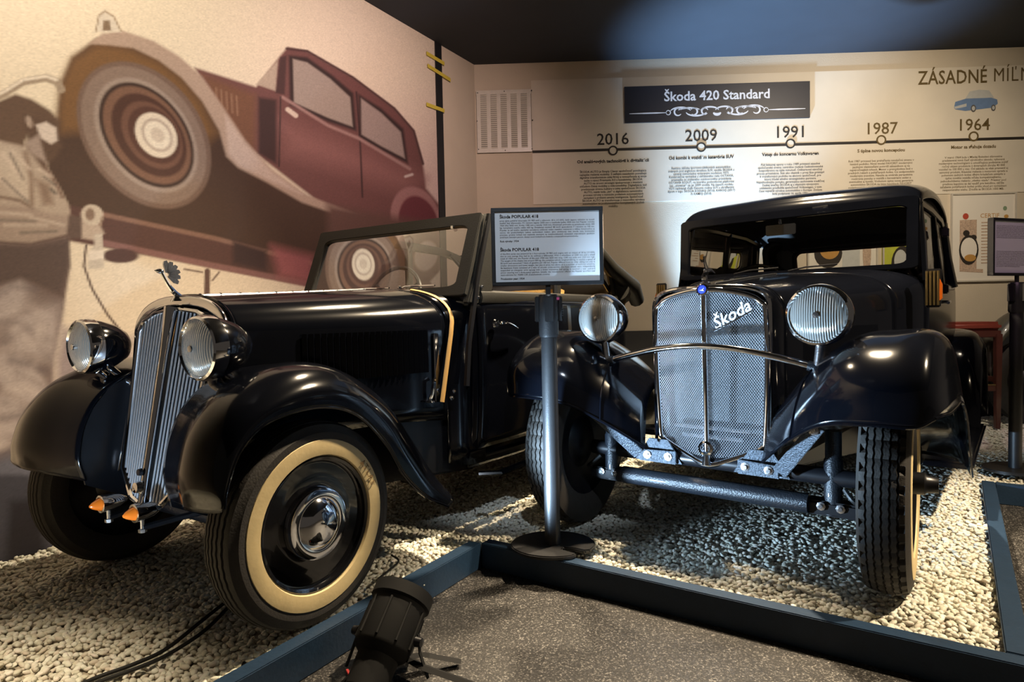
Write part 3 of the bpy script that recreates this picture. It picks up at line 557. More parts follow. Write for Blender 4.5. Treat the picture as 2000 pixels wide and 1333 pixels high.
# ================================================================== SIGN STANDS
def sign_stand(pos, zb, zt, yaw, label, body, tint):
    r = empty('sign_stand', (pos[0], pos[1], 0), yaw); tag(r, label, 'sign stand')
    b = MB(); pts = []
    for i in range(40):
        a = math.radians(-62 + 300*i/39); pts.append((.175*math.cos(a), .175*math.sin(a)))
    pts += [(-.02, -.17), (.02, -.13), (.07, -.10), (.05, -.06), (.10, -.055), (.135, -.09)]
    pts = [(.175*math.cos(math.radians(a)), .175*math.sin(math.radians(a))) for a in range(-35, 285, 8)] + [(.062, -.165), (.085, -.14), (.03, -.085), (.04, -.06), (.085, -.075), (.12, -.105)]
    pts = [(p[0]*.92, p[1]*.80) for p in pts]
    b.prism(pts, (0, 0, .032), (1, 0, 0), (0, 1, 0), .016); b.build('base', BLACKPL, r, bevel=.004)
    zh = zb - .135
    b = MB(); b.lathe([(.030, .02), (.030, zh), (.0, zh)], (0, 0, 0), Z, 32); b.build('pole', BLACKPL, r)
    b = MB(); b.lathe([(.034, zh - .06), (.037, zh - .05), (.037, zh + .0), (.040, zh + .01), (.040, zh + .085), (.034, zh + .10), (.0, zh + .10)], (0, 0, 0), Z, 32)
    hd = b.build('belt_head', BLACKPL, r)
    for a, sx in ((0, 1), (math.pi, -1), (-math.pi/2, 0)):
        b = MB(); c_ = Vector((math.cos(a)*.043, math.sin(a)*.043, zh + .045)); b.box(c_, (.016 if sx else .034, .034 if sx else .014, .095)); b.build('belt_cassette', BLACKPL, hd, bevel=.003)
    for k in range(6):
        b = MB(); b.box((.051, -.012, zh + .02 + k*.009), (.004, .02, .003)); b.build('grip_rib', BLACKPL, hd)
    b = MB(); b.box((.034, -.024, zh + .083), (.010, .010, .010)); b.build('release_button', PINKP if tint else REDP, hd)
    b = MB(); b.box((0, 0, zb - .02), (.018, .012, .07)); b.build('neck', BLACKPL, r)
    w_ = .209; t = .014
    b = MB(); zc = (zb + zt)/2
    for c, d in (((0, 0, zt - t/2), (2*w_, .03, t)), ((0, 0, zb + t/2), (2*w_, .03, t)), ((-w_ + t/2, 0, zc), (t, .03, zt - zb - 2*t)), ((w_ - t/2, 0, zc), (t, .03, zt - zb - 2*t))): b.box(c, d)
    b.box((0, .012, zc), (2*w_ - t, .004, zt - zb - t)); fr = b.build('frame', BLACKPL, r, bevel=.001)
    b = MB(); b.box((0, -.006, zc), (2*w_ - 2*t, .004, zt - zb - 2*t)); b.build('sheet', mat('sign_paper', (.74, .77, .80), .35, 0, .3, .02, 3), fr, smooth=False)
    for (head, para, year, ztop) in body:
        o = text('sign_lettering', head, .0165, INK, fr, bold=.0004); o.rotation_euler = (math.pi/2, 0, 0); o.location = (-w_ + .032, -.009, ztop)
        o = text('sign_lettering', para, .0083, INK, fr, width=.355, justify=True, line=1.05); o.rotation_euler = (math.pi/2, 0, 0); o.location = (-w_ + .032, -.009, ztop - .0125)
        o = text('sign_lettering', year, .0098, INK, fr, bold=.0002); o.rotation_euler = (math.pi/2, 0, 0); o.location = (-w_ + .032, -.009, ztop - (.089 if year.startswith('Rok') else .106))
    return r
SK = 'prvej série poháňal štvorvalec SV 903 cm3 s výkonom 18 k (13 kW), kvôli úspore nákladov sa museli zaobísť bez diferenciálu. Pri rázvore náprav 2300 mm a rozchode kolies 1050 mm bol Popular ročníka 1934 dlhý 3650 mm, široký 1340 mm a vysoký 1520 mm. Hmotnosť podvozku sa pohybovala okolo 400 kg, kompletné vozidlo vážilo 650 kg. Dosahoval rýchlosť 80 km/h spotreboval 7 l benzínu na 100 km. Popular sa od svojho staršieho súrodenca odlišoval nielen menšími rozmermi a nižšou hmotnosťou aj cenou, ale predovšetkým radom technických riešení. Jeho chrbticový rám tvorila rúra kruhového prierezu, predné kolesá mal nezávisle zavesené na trojuholníkových ramenách odpružených spodným priečnym listovým perom, dostal nové hrebeňové riadenie a trojstupňovú prevodovku.'
EN = 'of the first series was powered by a four-cylinder SV 903 cm3 engine with an output of 18 hp (13 kW), due to cost savings they had to do without a differential. With a wheelbase of 2300 mm and a wheel track of 1050 mm, the Popular of the year 1934 was 3650 mm long, 1340 mm wide and 1520 mm high. The weight of the chassis was around 400 kg, the complete vehicle weighed 650 kg. It reaches a speed of 80 km/h and consumed 7 liters of gasoline per 100 km. Popular differed from its older sibling not only in smaller dimensions and lower weight, but also in price, but above all in a number of technical solutions. Its backbone frame consisted of a tube of circular cross-section, the front wheels were independently suspended on triangular arms sprung with a lower transverse leaf spring. It received a new rack-and-pinion steering and a three-speed gearbox. Initially, the manufacturer offered the Popular as a four-seat semi-cabriolet for 18,800 CSK (Czechoslovak crowns).'
P1 = on_z(1080, 1077, 0)
sign_stand((P1.x, P1.y), 1.016, 1.306, 0.02, 'black sign stand with a white sheet between the two cars', [('Škoda POPULAR 418', SK, 'Rok výroby: 1934', 1.306 - .038), ('Škoda POPULAR 418', EN, 'Production year: 1934', 1.306 - .161)], True)
P2 = on_z(1975, 925, 0)
sign_stand((P2.x + .02, P2.y), 1.062, 1.362, math.radians(20), 'black sign stand tilted away beside the red stool', [('', SK, '', 1.362 - .030), ('', EN, '', 1.362 - .163)], False)

# ================================================================== FLOOR SPOTLIGHT AND CABLES
pc = on_z(712, 1232, .02); r = empty('floor_spotlight', (pc.x + .07, pc.y - .035, FZ), 0); tag(r, 'black stage spotlight can standing on the floor by the kerb', 'spotlight')
ax = Vector((.28, .72, .63)).normalized(); c0 = Vector((0, 0, .105)); BLACKM = mat('matt_black_enamel', (.008, .008, .008), .75, spec=.2)
b = MB(); b.lathe([(.0, -.15), (.045, -.15), (.055, -.145), (.058, -.06), (.075, -.045), (.080, -.03), (.080, .09), (.088, .095), (.088, .13), (.080, .13), (.076, .09), (.0, .088)], c0, ax, 28)
can = b.build('can', BLACKM, r)
b = MB(); b.lathe([(.0, .10), (.074, .098)], c0, ax, 28); b.build('lamp_lens', LENS, can)
sd = ax.cross(Z).normalized(); upv = sd.cross(ax)
for k in range(9):
    a = math.radians(k*40); dirv = sd*math.cos(a) + upv*math.sin(a)
    b = MB(); b.tube([c0 + ax*-.025 + dirv*.081, c0 + ax*.08 + dirv*.081], .004, 6); b.build('cooling_rib', BLACKM, can)
b = MB(); q_ = c0 - ax*.118 + sd*-.052 + upv*.026; b.box(q_, (.006, .026, .006), Matrix.Rotation(.5, 3, 'Z')); b.build('red_mark', REDP, can)
for s in (-1, 1):
    p = c0 + sd*s*.092; b = MB(); b.tube([p + ax*.02, p + Vector((0, 0, -.03)) + sd*s*.012, Vector((p.x*1.2 + .08*s*.2, p.y - .02, .014))], .011, 4, flat=.4); b.build('yoke_arm', BLACKM, r)
    b = MB(); b.lathe([(.0, .02), (.012, .018), (.014, .0)], p, sd*s, 14); b.build('yoke_knob', DARK, r)
for q in ((.25, -.09), (.20, .03)):
    b = MB(); b.tube([Vector((.05, -.01, .05)), Vector((.10, (q[1]-.01)*.5, .045)), Vector((q[0], q[1], .012))], .014, 4, flat=.5); b.build('stand_leg', BLACKM, r, sharp=.5)
b = MB(); b.tube([Vector((-.05, -.05, .05)), Vector((-.12, -.09, .012))], .014, 4, flat=.5); b.build('stand_leg', BLACKM, r)
def cable(pts, label, rad=.005):
    b = MB(); b.tube(spl(pts, 40), rad, 6); tag(b.build('cable', CABLE), label, 'cable')
g = lambda x, y, z=.012: on_z(x, y, z)
kn = Vector(((KA - KD).y, -(KA - KD).x, 0)).normalized()   # from the left kerb towards the floor
def KO(x, y, out, z):
    p = on_z(x, y, .034); p = p + kn*(out - (p - KD).dot(kn)); p.z = z; return p
cable([g(452, 1180), g(400, 1232), g(330, 1278), g(270, 1305), g(190, 1334), g(120, 1370)], 'black cable along the gravel ending nearest the kerb', .006)
cable([g(446, 1172), g(392, 1215), g(325, 1268), g(262, 1298), g(185, 1326), g(110, 1360)], 'black cable lying along the gravel nearest the mural', .006)
cable([g(765, 1085, .014), g(778, 1098, .014), KO(770, 1125, -.12, .016), KO(764, 1140, -.085, .030), KO(758, 1148, -.04, .036), KO(752, 1154, .010, .036), KO(748, 1158, .034, .010), KO(744, 1162, .042, -.03), KO(738, 1168, .056, -.072), KO(720, 1190, .10, -.078)], 'thin black cable running from the spotlight over the kerb', .004)

# ================================================================== STOOL AND DISTANT VEHICLE
WOOD = mat('dark_red_wood', (.075, .020, .014), .35, 0, .3, .2, 12); REDS = mat('red_brown_leather', (.20, .035, .022), .45, 0, 0, .2, 40, .1)
ps = on_z(1940, 835, 0); r = empty('bar_stool', (ps.x - .17, ps.y + .12, 0), -.1); tag(r, 'tall stool with a red brown padded seat behind the saloon', 'stool')
b = MB(); b.box((0, 0, .755), (.40, .36, .07)); b.build('seat', REDS, r, bevel=.025, seg=3)
b = MB(); b.box((0, 0, .70), (.38, .34, .05)); b.build('apron', WOOD, r, bevel=.004)
for sx in (-1, 1):
    for sy in (-1, 1):
        b = MB(); b.hexa([(sx*.175 - .016, sy*.155 - .016, 0), (sx*.175 + .016, sy*.155 - .016, 0), (sx*.175 + .016, sy*.155 + .016, 0), (sx*.175 - .016, sy*.155 + .016, 0)], [(sx*.175 - .022, sy*.155 - .022, .70), (sx*.175 + .022, sy*.155 - .022, .70), (sx*.175 + .022, sy*.155 + .022, .70), (sx*.175 - .022, sy*.155 + .022, .70)]); b.build('leg', WOOD, r, bevel=.003)
for sy in (-1, 1):
    b = MB(); b.box((0, sy*.155, .30), (.33, .024, .045)); st = b.build('footrest', WOOD, r, bevel=.003)
    b = MB(); b.box((0, sy*.155, .325), (.33, .026, .006)); b.build('footrest_strip', BRASS, st)
for sx in (-1, 1):
    b = MB(); b.box((sx*.175, 0, .36), (.024, .29, .04)); b.build('side_rail', WOOD, r, bevel=.003)

# ------------------------------------------------------------------ wheels
def tyre_mesh(R, W, rr, seg, grooves, gw, gd, zig, lug, lugdepth):
    """tyre around local x axis; outer side towards +x"""
    base = [(rr, -.36*W), (rr + .3*(R-rr), -.49*W), (rr + .65*(R-rr), -.5*W), (R - .03, -.47*W), (R - .012, -.42*W)]
    tread = [(-.40, 0)]
    for g_ in grooves:
        tread += [(g_ - gw, 0), (g_ - gw*.6, 1), (g_ + gw*.6, 1), (g_ + gw, 0)]
    tread += [(.40, 0)]
    rings = []
    for k in range(seg):
        a = 2*math.pi*k/seg; zg = zig*(1 if k % 2 else -1); prof = []
        for (r_, h) in base: prof.append((r_, h))
        for (t_, d_) in tread:
            edge = abs(t_) > .27; crown = R - .010*(abs(t_)/.4)**2
            low = lugdepth if (edge and k % lug == 0) else (lugdepth*.5 if (not edge and (k + 2) % lug == 0) else 0)
            prof.append((crown - d_*gd - low, (t_ + (zg if abs(t_) < .39 else 0))*W))
        for (r_, h) in reversed(base): prof.append((r_, -h))
        rings.append([(h, r_*math.cos(a), r_*math.sin(a)) for (r_, h) in prof])
    b = MB(); n = len(rings[0])
    for r_ in rings: b.v += r_
    for k in range(seg):
        k2 = (k+1) % seg
        for j in range(n-1): b.f.append((k*n+j, k*n+j+1, k2*n+j+1, k2*n+j))
    return b
X_ = Vector((1, 0, 0))
def wheel(car, x, y, z, side, P, proto={}):
    key = P['key']
    if key not in proto:
        t = tyre_mesh(P['R'], P['W'], P['rr'], P['seg'], P['grooves'], P['gw'], P['gd'], P['zig'], P['lug'], P['ld']).build('wheel', RUBBER, car, sharp=.5)
        W = P['W']; R, rr = P['R'], P['rr']
        b = MB(); o1, o2 = P['white']; hx = .5*W
        b.lathe([(o1, hx*.86), (o1 + .004, hx*.98 + .001), ((o1+o2)/2, hx*1.0 + .003), (o2 - .004, hx*.985 + .002), (o2, hx*.93)], (0, 0, 0), X_, 64); b.build('whitewall', WHITEWALL, t)
        b = MB(); b.lathe([(o1 + .003, hx*.86), (o1 - .004, hx*.92), (o1 - .012, hx*.86), (rr*.92, hx*.62), (rr*.86, hx*.55), (rr*.80, hx*.60), (rr*.72, hx*.50), (rr*.66, hx*.56), (rr*.58, hx*.48), (rr*.50, hx*.55), (rr*.3, hx*.6), (.0, hx*.6)], (0, 0, 0), X_, 64); b.build('wheel_disc', DISC, t)
        b = MB(); b.lathe([(rr, -.36*W), (rr*.9, -.2*W), (rr*.5, -.1*W), (.07, -.3*W), (.0, -.3*W)], (0, 0, 0), X_, 40); b.build('brake_drum', DARK, t)
        hc = P['hub']; b = MB()
        if hc > 0:
            b.lathe([(hc, hx*.55), (hc, hx*.80), (hc*.96, hx*.95), (hc*.80, hx*1.02), (hc*.70, hx*.98), (hc*.66, hx*1.06), (hc*.55, hx*1.25), (hc*.35, hx*1.38), (0, hx*1.44)], (0, 0, 0), X_, 48); b.build('hub_cap', CHROME, t)
        else:
            b.lathe([(.035, hx*.5), (.035, hx*1.35), (.028, hx*1.45), (.024, hx*1.9), (.0, hx*1.9)], (0, 0, 0), X_, 24); b.build('hub_nut', DARK, t)
        if P.get('brand'):
            rm = (o1 + o2)/2 - .009
            for i, ch in enumerate(P['brand']):
                a = math.radians(P['ba'] - i*5.2); o = text('tyre_lettering', ch, .030, mat('tyre_letter_ink', (.16, .09, .03), .7), t, align='CENTER', bold=.0003)
                # x right, y up of the letter: radial = up
                rad = Vector((0, math.cos(a), math.sin(a))); tan = X_.cross(rad)*-1
                ux = Vector((0, math.sin(a), -math.cos(a)))
                if (ux.cross(rad)).x < 0: ux = -ux
                pos = X_*(hx + .0045) + rad*rm
                o.matrix_local = Matrix(((ux.x, rad.x, 1, pos.x), (ux.y, rad.y, 0, pos.y), (ux.z, rad.z, 0, pos.z), (0, 0, 0, 1)))
        proto[key] = t
    else: t = copy_to(proto[key], car)
    t.location = (x, y, z); t.rotation_euler = (0, 0, 0 if side > 0 else math.pi)
    return t

r = empty('vintage_vehicle', (3.99, 4.84, 0), -math.pi/2 - .1); tag(r, 'dark old vehicle with mudguard over a treaded wheel behind the stool', 'vehicle')
PV = dict(key='v', R=.33, W=.12, rr=.20, seg=96, grooves=(-.2, 0, .2), gw=.04, gd=.006, zig=.012, lug=3, ld=.007, white=(.205, .215), hub=-1)
wheel(r, 0, 0, .325, -1, PV)
G = surf([[(-.11, .36*math.cos(a), .40 + .44*math.sin(a) - .05), (-.06, .37*math.cos(a), .40 + .48*math.sin(a)), (.06, .37*math.cos(a), .40 + .48*math.sin(a)), (.11, .36*math.cos(a), .40 + .44*math.sin(a) - .05)] for a in np.linspace(.0, 3.1, 9)], 30, 10)
b = MB(); b.grid(G); b.build('mudguard', mat('olive_mudguard', (.05, .045, .034), .4, 0, .3), r, solid=.008)
b = MB(); b.rings([[(sx*w_, y_, zc + sz*h_) for sx, sz in ((-1, -1), (1, -1), (1, 1), (.6, 1.25), (-.6, 1.25), (-1, 1))] for y_, zc, w_, h_ in ((.35, .62, .09, .12), (.7, .66, .16, .2), (1.2, .66, .18, .22))]); b.build('body_shell', FABRIC_BLACK, r, bevel=.02)
b = MB(); b.tube([(.0, 0, .33), (.09, .05, .45), (.09, .5, .55)], .02, 8); b.build('fork', DARK, r)
# ================================================================== shared car pieces
def section(hw, top, zb, n=2.6, drop=.2, y=0., m=25, flare=0.):
    """inverted-U section, left foot -> over the top -> right foot"""
    pts = []; zc = top - drop
    for i in range(6): pts.append((-hw - flare*(1 - i/6), y, zb + (zc - zb)*i/6))
    for i in range(m):
        t = math.pi*(1 - i/(m-1)); c, s = math.cos(t), math.sin(t)
        pts.append((hw*math.copysign(abs(c)**(2/n), c), y, zc + drop*abs(s)**(2/n)))
    for i in range(5, -1, -1): pts.append((hw + flare*(1 - i/6), y, zb + (zc - zb)*i/6))
    return [Vector(p) for p in pts]
def skin(sections, nu):
    m = len(sections[0]); cols = [spl([s[j] for s in sections], nu) for j in range(m)]
    return [[cols[j][i] for j in range(m)] for i in range(nu)]
def roundrect(x0, x1, z0, z1, r, n=6):
    P = []
    for cx, cz, a0 in ((x1 - r, z1 - r, 0), (x0 + r, z1 - r, 90), (x0 + r, z0 + r, 180), (x1 - r, z0 + r, 270)):
        for i in range(n): a = math.radians(a0 + 90*i/(n-1)); P.append((cx + r*math.cos(a), cz + r*math.sin(a)))
    return P
def ringframe(b, outer, inner, f, th):
    """frame between two outlines with equal point counts; f maps (x,z,depth)->3D"""
    n = len(outer); v = [f(*p, 0) for p in outer] + [f(*p, 0) for p in inner] + [f(*p, th) for p in outer] + [f(*p, th) for p in inner]; fs = []
    for i in range(n):
        j = (i+1) % n
        fs += [(i, j, n+j, n+i), (2*n+i, 3*n+i, 3*n+j, 2*n+j), (i, 2*n+i, 2*n+j, j), (n+i, n+j, 3*n+j, 3*n+i)]
    return b.add(v, fs)
def headlight(car, x, y, z, r, mount, facing=(0, -1, 0), shell=PAINT):
    f = Vector(facing).normalized(); c = Vector((x, y, z))
    b = MB(); b.lathe([(r*.98, -.005), (r*1.0, -.02), (r*.97, -.05), (r*.82, -.095), (r*.55, -.135), (r*.2, -.155), (.0, -.158)], c, f, 40); h = b.build('headlight', shell, car)
    b = MB(); b.lathe([(r*.88, .006), (r*.93, .014), (r*1.0, .010), (r*1.045, -.004), (r*1.04, -.03), (r*.99, -.034)], c, f, 48); b.build('headlight_rim', CHROME, h)
    b = MB(); b.lathe([(.0, .030), (r*.3, .028), (r*.6, .021), (r*.8, .012), (r*.90, .004)], c, f, 40); b.build('headlight_lens', LENS, h)
    b = MB(); b.lathe([(.0, .034), (r*.10, .033), (r*.12, .026)], c, f, 16); b.build('lens_centre', CHROME_DULL, h)
    for p in mount: b = MB(); b.tube(p[0], p[1], 12); b.build('headlight_stem', p[2], h)
    return h
def bolt(parent, p, d, r=.008, m=CHROME_DULL):
    b = MB(); b.lathe([(.0, .010), (r*.7, .010), (r*.8, .004), (r*1.5, .003), (r*1.5, .0)], p, d, 8); return b.build('bolt', m, parent, sharp=.4)

# ================================================================== CABRIOLET
A1 = math.radians(32.0); car = empty('vintage_cabriolet', (-1.079, 2.157, 0), -A1)
tag(car, 'black open vintage cabriolet with slatted chrome grille and cream whitewall tyres', 'car')
PW = dict(key='c1', R=.305, W=.125, rr=.205, seg=120, grooves=(-.28, -.14, 0, .14, .28), gw=.030, gd=.006, zig=.012, lug=4, ld=.0, white=(.200, .252), hub=.108, brand='ATLAS', ba=40)
for x, y in ((.53, 0), (-.53, 0), (.53, 2.3), (-.53, 2.3)): wheel(car, x, y, .300, 1 if x > 0 else -1, PW)
# front fenders
def fend1():
    rows = [  # (ridge y,z) (lip y,z) (inner y,z)
        ((-.330, .415), (-.322, .435), (-.250, .385)), ((-.338, .50), (-.310, .49), (-.265, .47)), ((-.300, .615), (-.268, .575), (-.24, .585)),
        ((-.21, .712), (-.18, .634), (-.17, .685)), ((-.05, .768), (-.01, .650), (-.03, .75)), ((.14, .755), (.135, .605), (.15, .745)), ((.32, .655), (.258, .49), (.33, .65)),
        ((.46, .50), (.34, .37), (.47, .50)), ((.575, .34), (.45, .27), (.58, .34)), ((.67, .23), (.58, .20), (.68, .23))]
    ctrl = []
    for k, (rd, lp, inn) in enumerate(rows):
        ix = .25 if k <= 4 else .30
        ctrl.append([(ix, inn[0], inn[1]), (ix + .10, inn[0]*.55 + rd[0]*.45, inn[1]*.55 + rd[1]*.45), (.47, rd[0], rd[1]), (.555, rd[0]*.86 + lp[0]*.14, rd[1]*.82 + lp[1]*.18), (.61, rd[0]*.4 + lp[0]*.6, rd[1]*.42 + lp[1]*.58), (.616, lp[0], lp[1])])
    return ctrl
for sgn in (1, -1):
    ct = fend1() if sgn > 0 else mirror(fend1())
    b = MB(); G = surf(ct, 64, 26); b.grid(G); fd = b.build('front_fender', PAINT, car, solid=.006, sharp=1.2)
    b = MB(); b.tube([r_[-1] for r_ in G], .005, 6); b.build('fender_bead', PAINT, fd)
# inner apron between fenders and frame
b = MB(); b.hexa([(-.20, -.05, .30), (.20, -.05, .30), (.47, .97, .24), (-.47, .97, .24)], [(-.22, .0, .62), (.22, .0, .62), (.47, .97, .66), (-.47, .97, .66)]); b.build('engine_apron', DARK, car, bevel=.01)
for s in (-1, 1):
    b = MB(); b.prism([(-.25, .37), (-.265, .47), (-.235, .60), (-.16, .69), (-.03, .745), (.15, .735), (.40, .66), (.72, .60), (.72, .28), (-.12, .30)], (s*.255, 0, 0), (0, 1, 0), (0, 0, 1), .008); b.build('splash_panel', DARK, car)
b = MB(); b.tube([(-.48, .0, .30), (-.2, -.05, .27), (.2, -.05, .27), (.48, 0, .30)], .028, 10); b.build('front_axle', AXLE, car)
# radiator grille
def gy(x, z):   # V prow leaning forward to the bottom
    return -.068 - .122*(.955 - z)/.62 + .07*abs(x)
half = [(.012, .950), (.12, .937), (.195, .910), (.220, .872), (.176, .42), (.085, .335), (.012, .318)]
b = MB()
for sgn in (-1, 1):
    P = [Vector((sgn*x, gy(x, z), z)) for x, z in half]; n = len(P)
    b.add([p + Vector((0, .03, 0)) for p in P], [tuple(range(n))])
b.build('grille_backing', DARK, car, smooth=False)
gr = None
def zrange(x):
    zs = []
    for (x1, z1), (x2, z2) in zip(half, half[1:] + half[:1]):
        if (x1 - x)*(x2 - x) <= 0 and x1 != x2: zs.append(z1 + (z2 - z1)*(x - x1)/(x2 - x1))
    return min(zs), max(zs)
for sgn in (-1, 1):
    for i in range(10):
        xt = .030 + .0195*i; xb = .025 + .0158*i
        lo, hi = zrange(min(xb, .172))[0], zrange(min(xt, .214))[1]
        P = [(sgn*(xb + (xt - xb)*(k/6)), gy(xb + (xt - xb)*(k/6), lo + (hi - lo)*k/6) - .002, lo + (hi - lo)*k/6) for k in range(7)]
        b = MB(); b.tube(P, .0036, 8, up=(1, 0, 0)); b.build('grille_bar', GRILLE, car)
b = MB(); b.tube([(0, gy(0, z) - .012, z) for z in (.335, .5, .65, .8, .90, .955)], [.012, .013, .014, .016, .020, .024], 10, flat=1.0); b.build('grille_centre_bar', CHROME, car)
for sgn in (-1, 1):
    b = MB(); b.tube([(sgn*x, gy(x, z) - .004, z) for x, z in half], [.007, .008, .009, .010, .010, .010, .010], 8); b.build('grille_surround', CHROME, car)
b = MB(); b.lathe([(.0, .02), (.016, .018), (.020, .0)], (0, -.205, .385), (0, -1, .1), 18); b.build('crank_cover', CHROME, car)
b = MB(); b.lathe([(.0, .012), (.010, .011), (.012, .0)], (0, -.20, .432), (0, -1, .1), 16); b.build('crank_cover', DARK, car)
# radiator shell (between grille and bonnet)
f0 = []
sec = section(.250, .988, .40, 2.5, .15, -.03)
def front_ring():
    m = len(sec); out = []
    for p in sec:
        x = max(-.235, min(.235, p.x*.95)); z = p.z if p.z < .84 else .84 + (p.z - .84)*.82
        out.append(Vector((x, gy(abs(x), z) + .005, z)))
    return out
fr_ = front_ring(); mid = [(a + c)*.5 + Vector((c.x*.10, -.015, .016 if c.z > .85 else 0)) for a, c in zip(fr_, sec)]
b = MB(); b.grid(skin([fr_, mid, sec], 14)); b.build('radiator_shell', CHROME, car, solid=.004, sharp=1.2)
b = MB(); b.tube([p + Vector((p.x*.02, .004, .003)) for p in sec], .008, 8); b.build('shell_beading', PAINT, car)
# mascot
ms = MB(); ms.lathe([(.0, .02), (.018, .016), (.024, .006), (.026, .0)], (0, -.055, .975), (0, 0, 1), 20); mo = ms.build('radiator_mascot', CHROME, car)
ms = MB(); ms.tube(spl([(0, -.05, .99), (0, -.075, 1.010), (0, -.095, 1.04), (0, -.11, 1.07)], 12), [.009]*5 + [.007]*7, 8); ms.build('mascot_stem', CHROME, mo)
ms = MB(); ms.lathe([(.0, -.013), (.007, -.010), (.009, 0), (.006, .008), (.0, .018)], (0, -.115, 1.072), (0, -1, .1), 12); ms.build('mascot_head', CHROME, mo)
for k in range(6):
    a = math.radians(95 - k*26); d = Vector((0, math.cos(a), math.sin(a)))
    c = Vector((0, -.092, 1.062)); ms = MB(); n_ = Vector((1, 0, 0)); e = d.cross(n_)
    ms.prism([(-.004, .006), (.004, .006), (.009, .034), (.005, .046), (-.005, .044), (-.008, .034)], c + n_*.003, e, d, .006); ms.build('mascot_feather', CHROME_DULL, mo, smooth=False)
# bonnet
H1 = [section(.252, .988, .50, 2.5, .15, -.03), section(.310, 1.004, .50, 2.5, .17, .25), section(.380, 1.018, .50, 2.6, .19, .53), section(.450, 1.030, .48, 2.8, .20, .80)]
HG = skin(H1, 40); b = MB(); b.grid(HG); hood = b.build('bonnet', PAINT, car, solid=.004, sharp=1.2)
b = MB(); b.tube([(0, -.03, .992), (0, .4, 1.013), (0, .80, 1.036)], .006, 8); b.build('bonnet_hinge', CHROME_DULL, hood)
for k in range(11): b = MB(); b.lathe([(.0, .007), (.006, .005), (.007, .0)], (0, .02 + k*.077, .996 + k*.0037), Z, 10); b.build('hinge_rivet', CHROME, hood)
def hood_x(y, z):
    t = (y + .03)/.83; return (.252 + (.450 - .252)*t)
lv = None
for i in range(22):
    y = .20 + .50*i/21; hx = hood_x(y, .76)
    for sgn in (1, -1):
        if lv is None:
            b = MB(); b.rings([[(.0 + dx, dy, z) for dx, dy in ((0, -.009), (.011, .004), (.008, .009), (0, .009))] for z in (.685, .70, .77, .84, .855)]); lv = b.build('louver', PAINT, hood, sharp=.5); o = lv
        else: o = lv.copy(); COL.objects.link(o)
        o.parent = hood; o.location = (sgn*(hx - .001), y, 0); o.rotation_euler = (0, 0, 0 if sgn > 0 else math.pi); o.scale = (1, 1, 1)
b = MB(); b.box((hood_x(.745, .7) + .006, .745, .70), (.012, .03, .28)); b.build('bonnet_edge_strip', CHROME, hood, bevel=.004)
for sgn in (1, -1):
    b = MB(); b.tube([(sgn*.44, .70, .57), (sgn*.455, .70, .60), (sgn*.46, .705, .645), (sgn*.45, .72, .655)], .008, 8); bl = b.build('bonnet_latch', CHROME, car)
    b = MB(); b.lathe([(.0, .01), (.02, .006), (.024, .0)], (sgn*.44, .70, .565), (0, 0, 1), 12); b.build('latch_foot', CHROME, bl)
# cowl
C1 = [section(.450, 1.030, .30, 2.8, .20, .80), section(.492, 1.032, .28, 3.2, .18, .88), section(.512, 1.025, .28, 3.6, .15, .98)]
b = MB(); b.grid(skin(C1, 12)); cowl = b.build('cowl', PAINT, car, solid=.004, sharp=1.2)
st = section(.468, 1.034, .56, 2.9, .20, .825)
for sgn in (1, -1):
    P = [p for p in st if p.x*sgn > .20]; P.sort(key=lambda p: -p.z)
    Q = [Vector((p.x + sgn*.003, .835 - .17*max(0, (.93 - p.z))/.37*.55, p.z + .002)) for p in P]
    b = MB(); b.tube(Q, .012, 8, flat=.35); b.build('tan_piping', TAN, car)
for p in ((.487, .80, .60), (.492, .775, .575)): bolt(car, p, (1, 0, 0), .007)
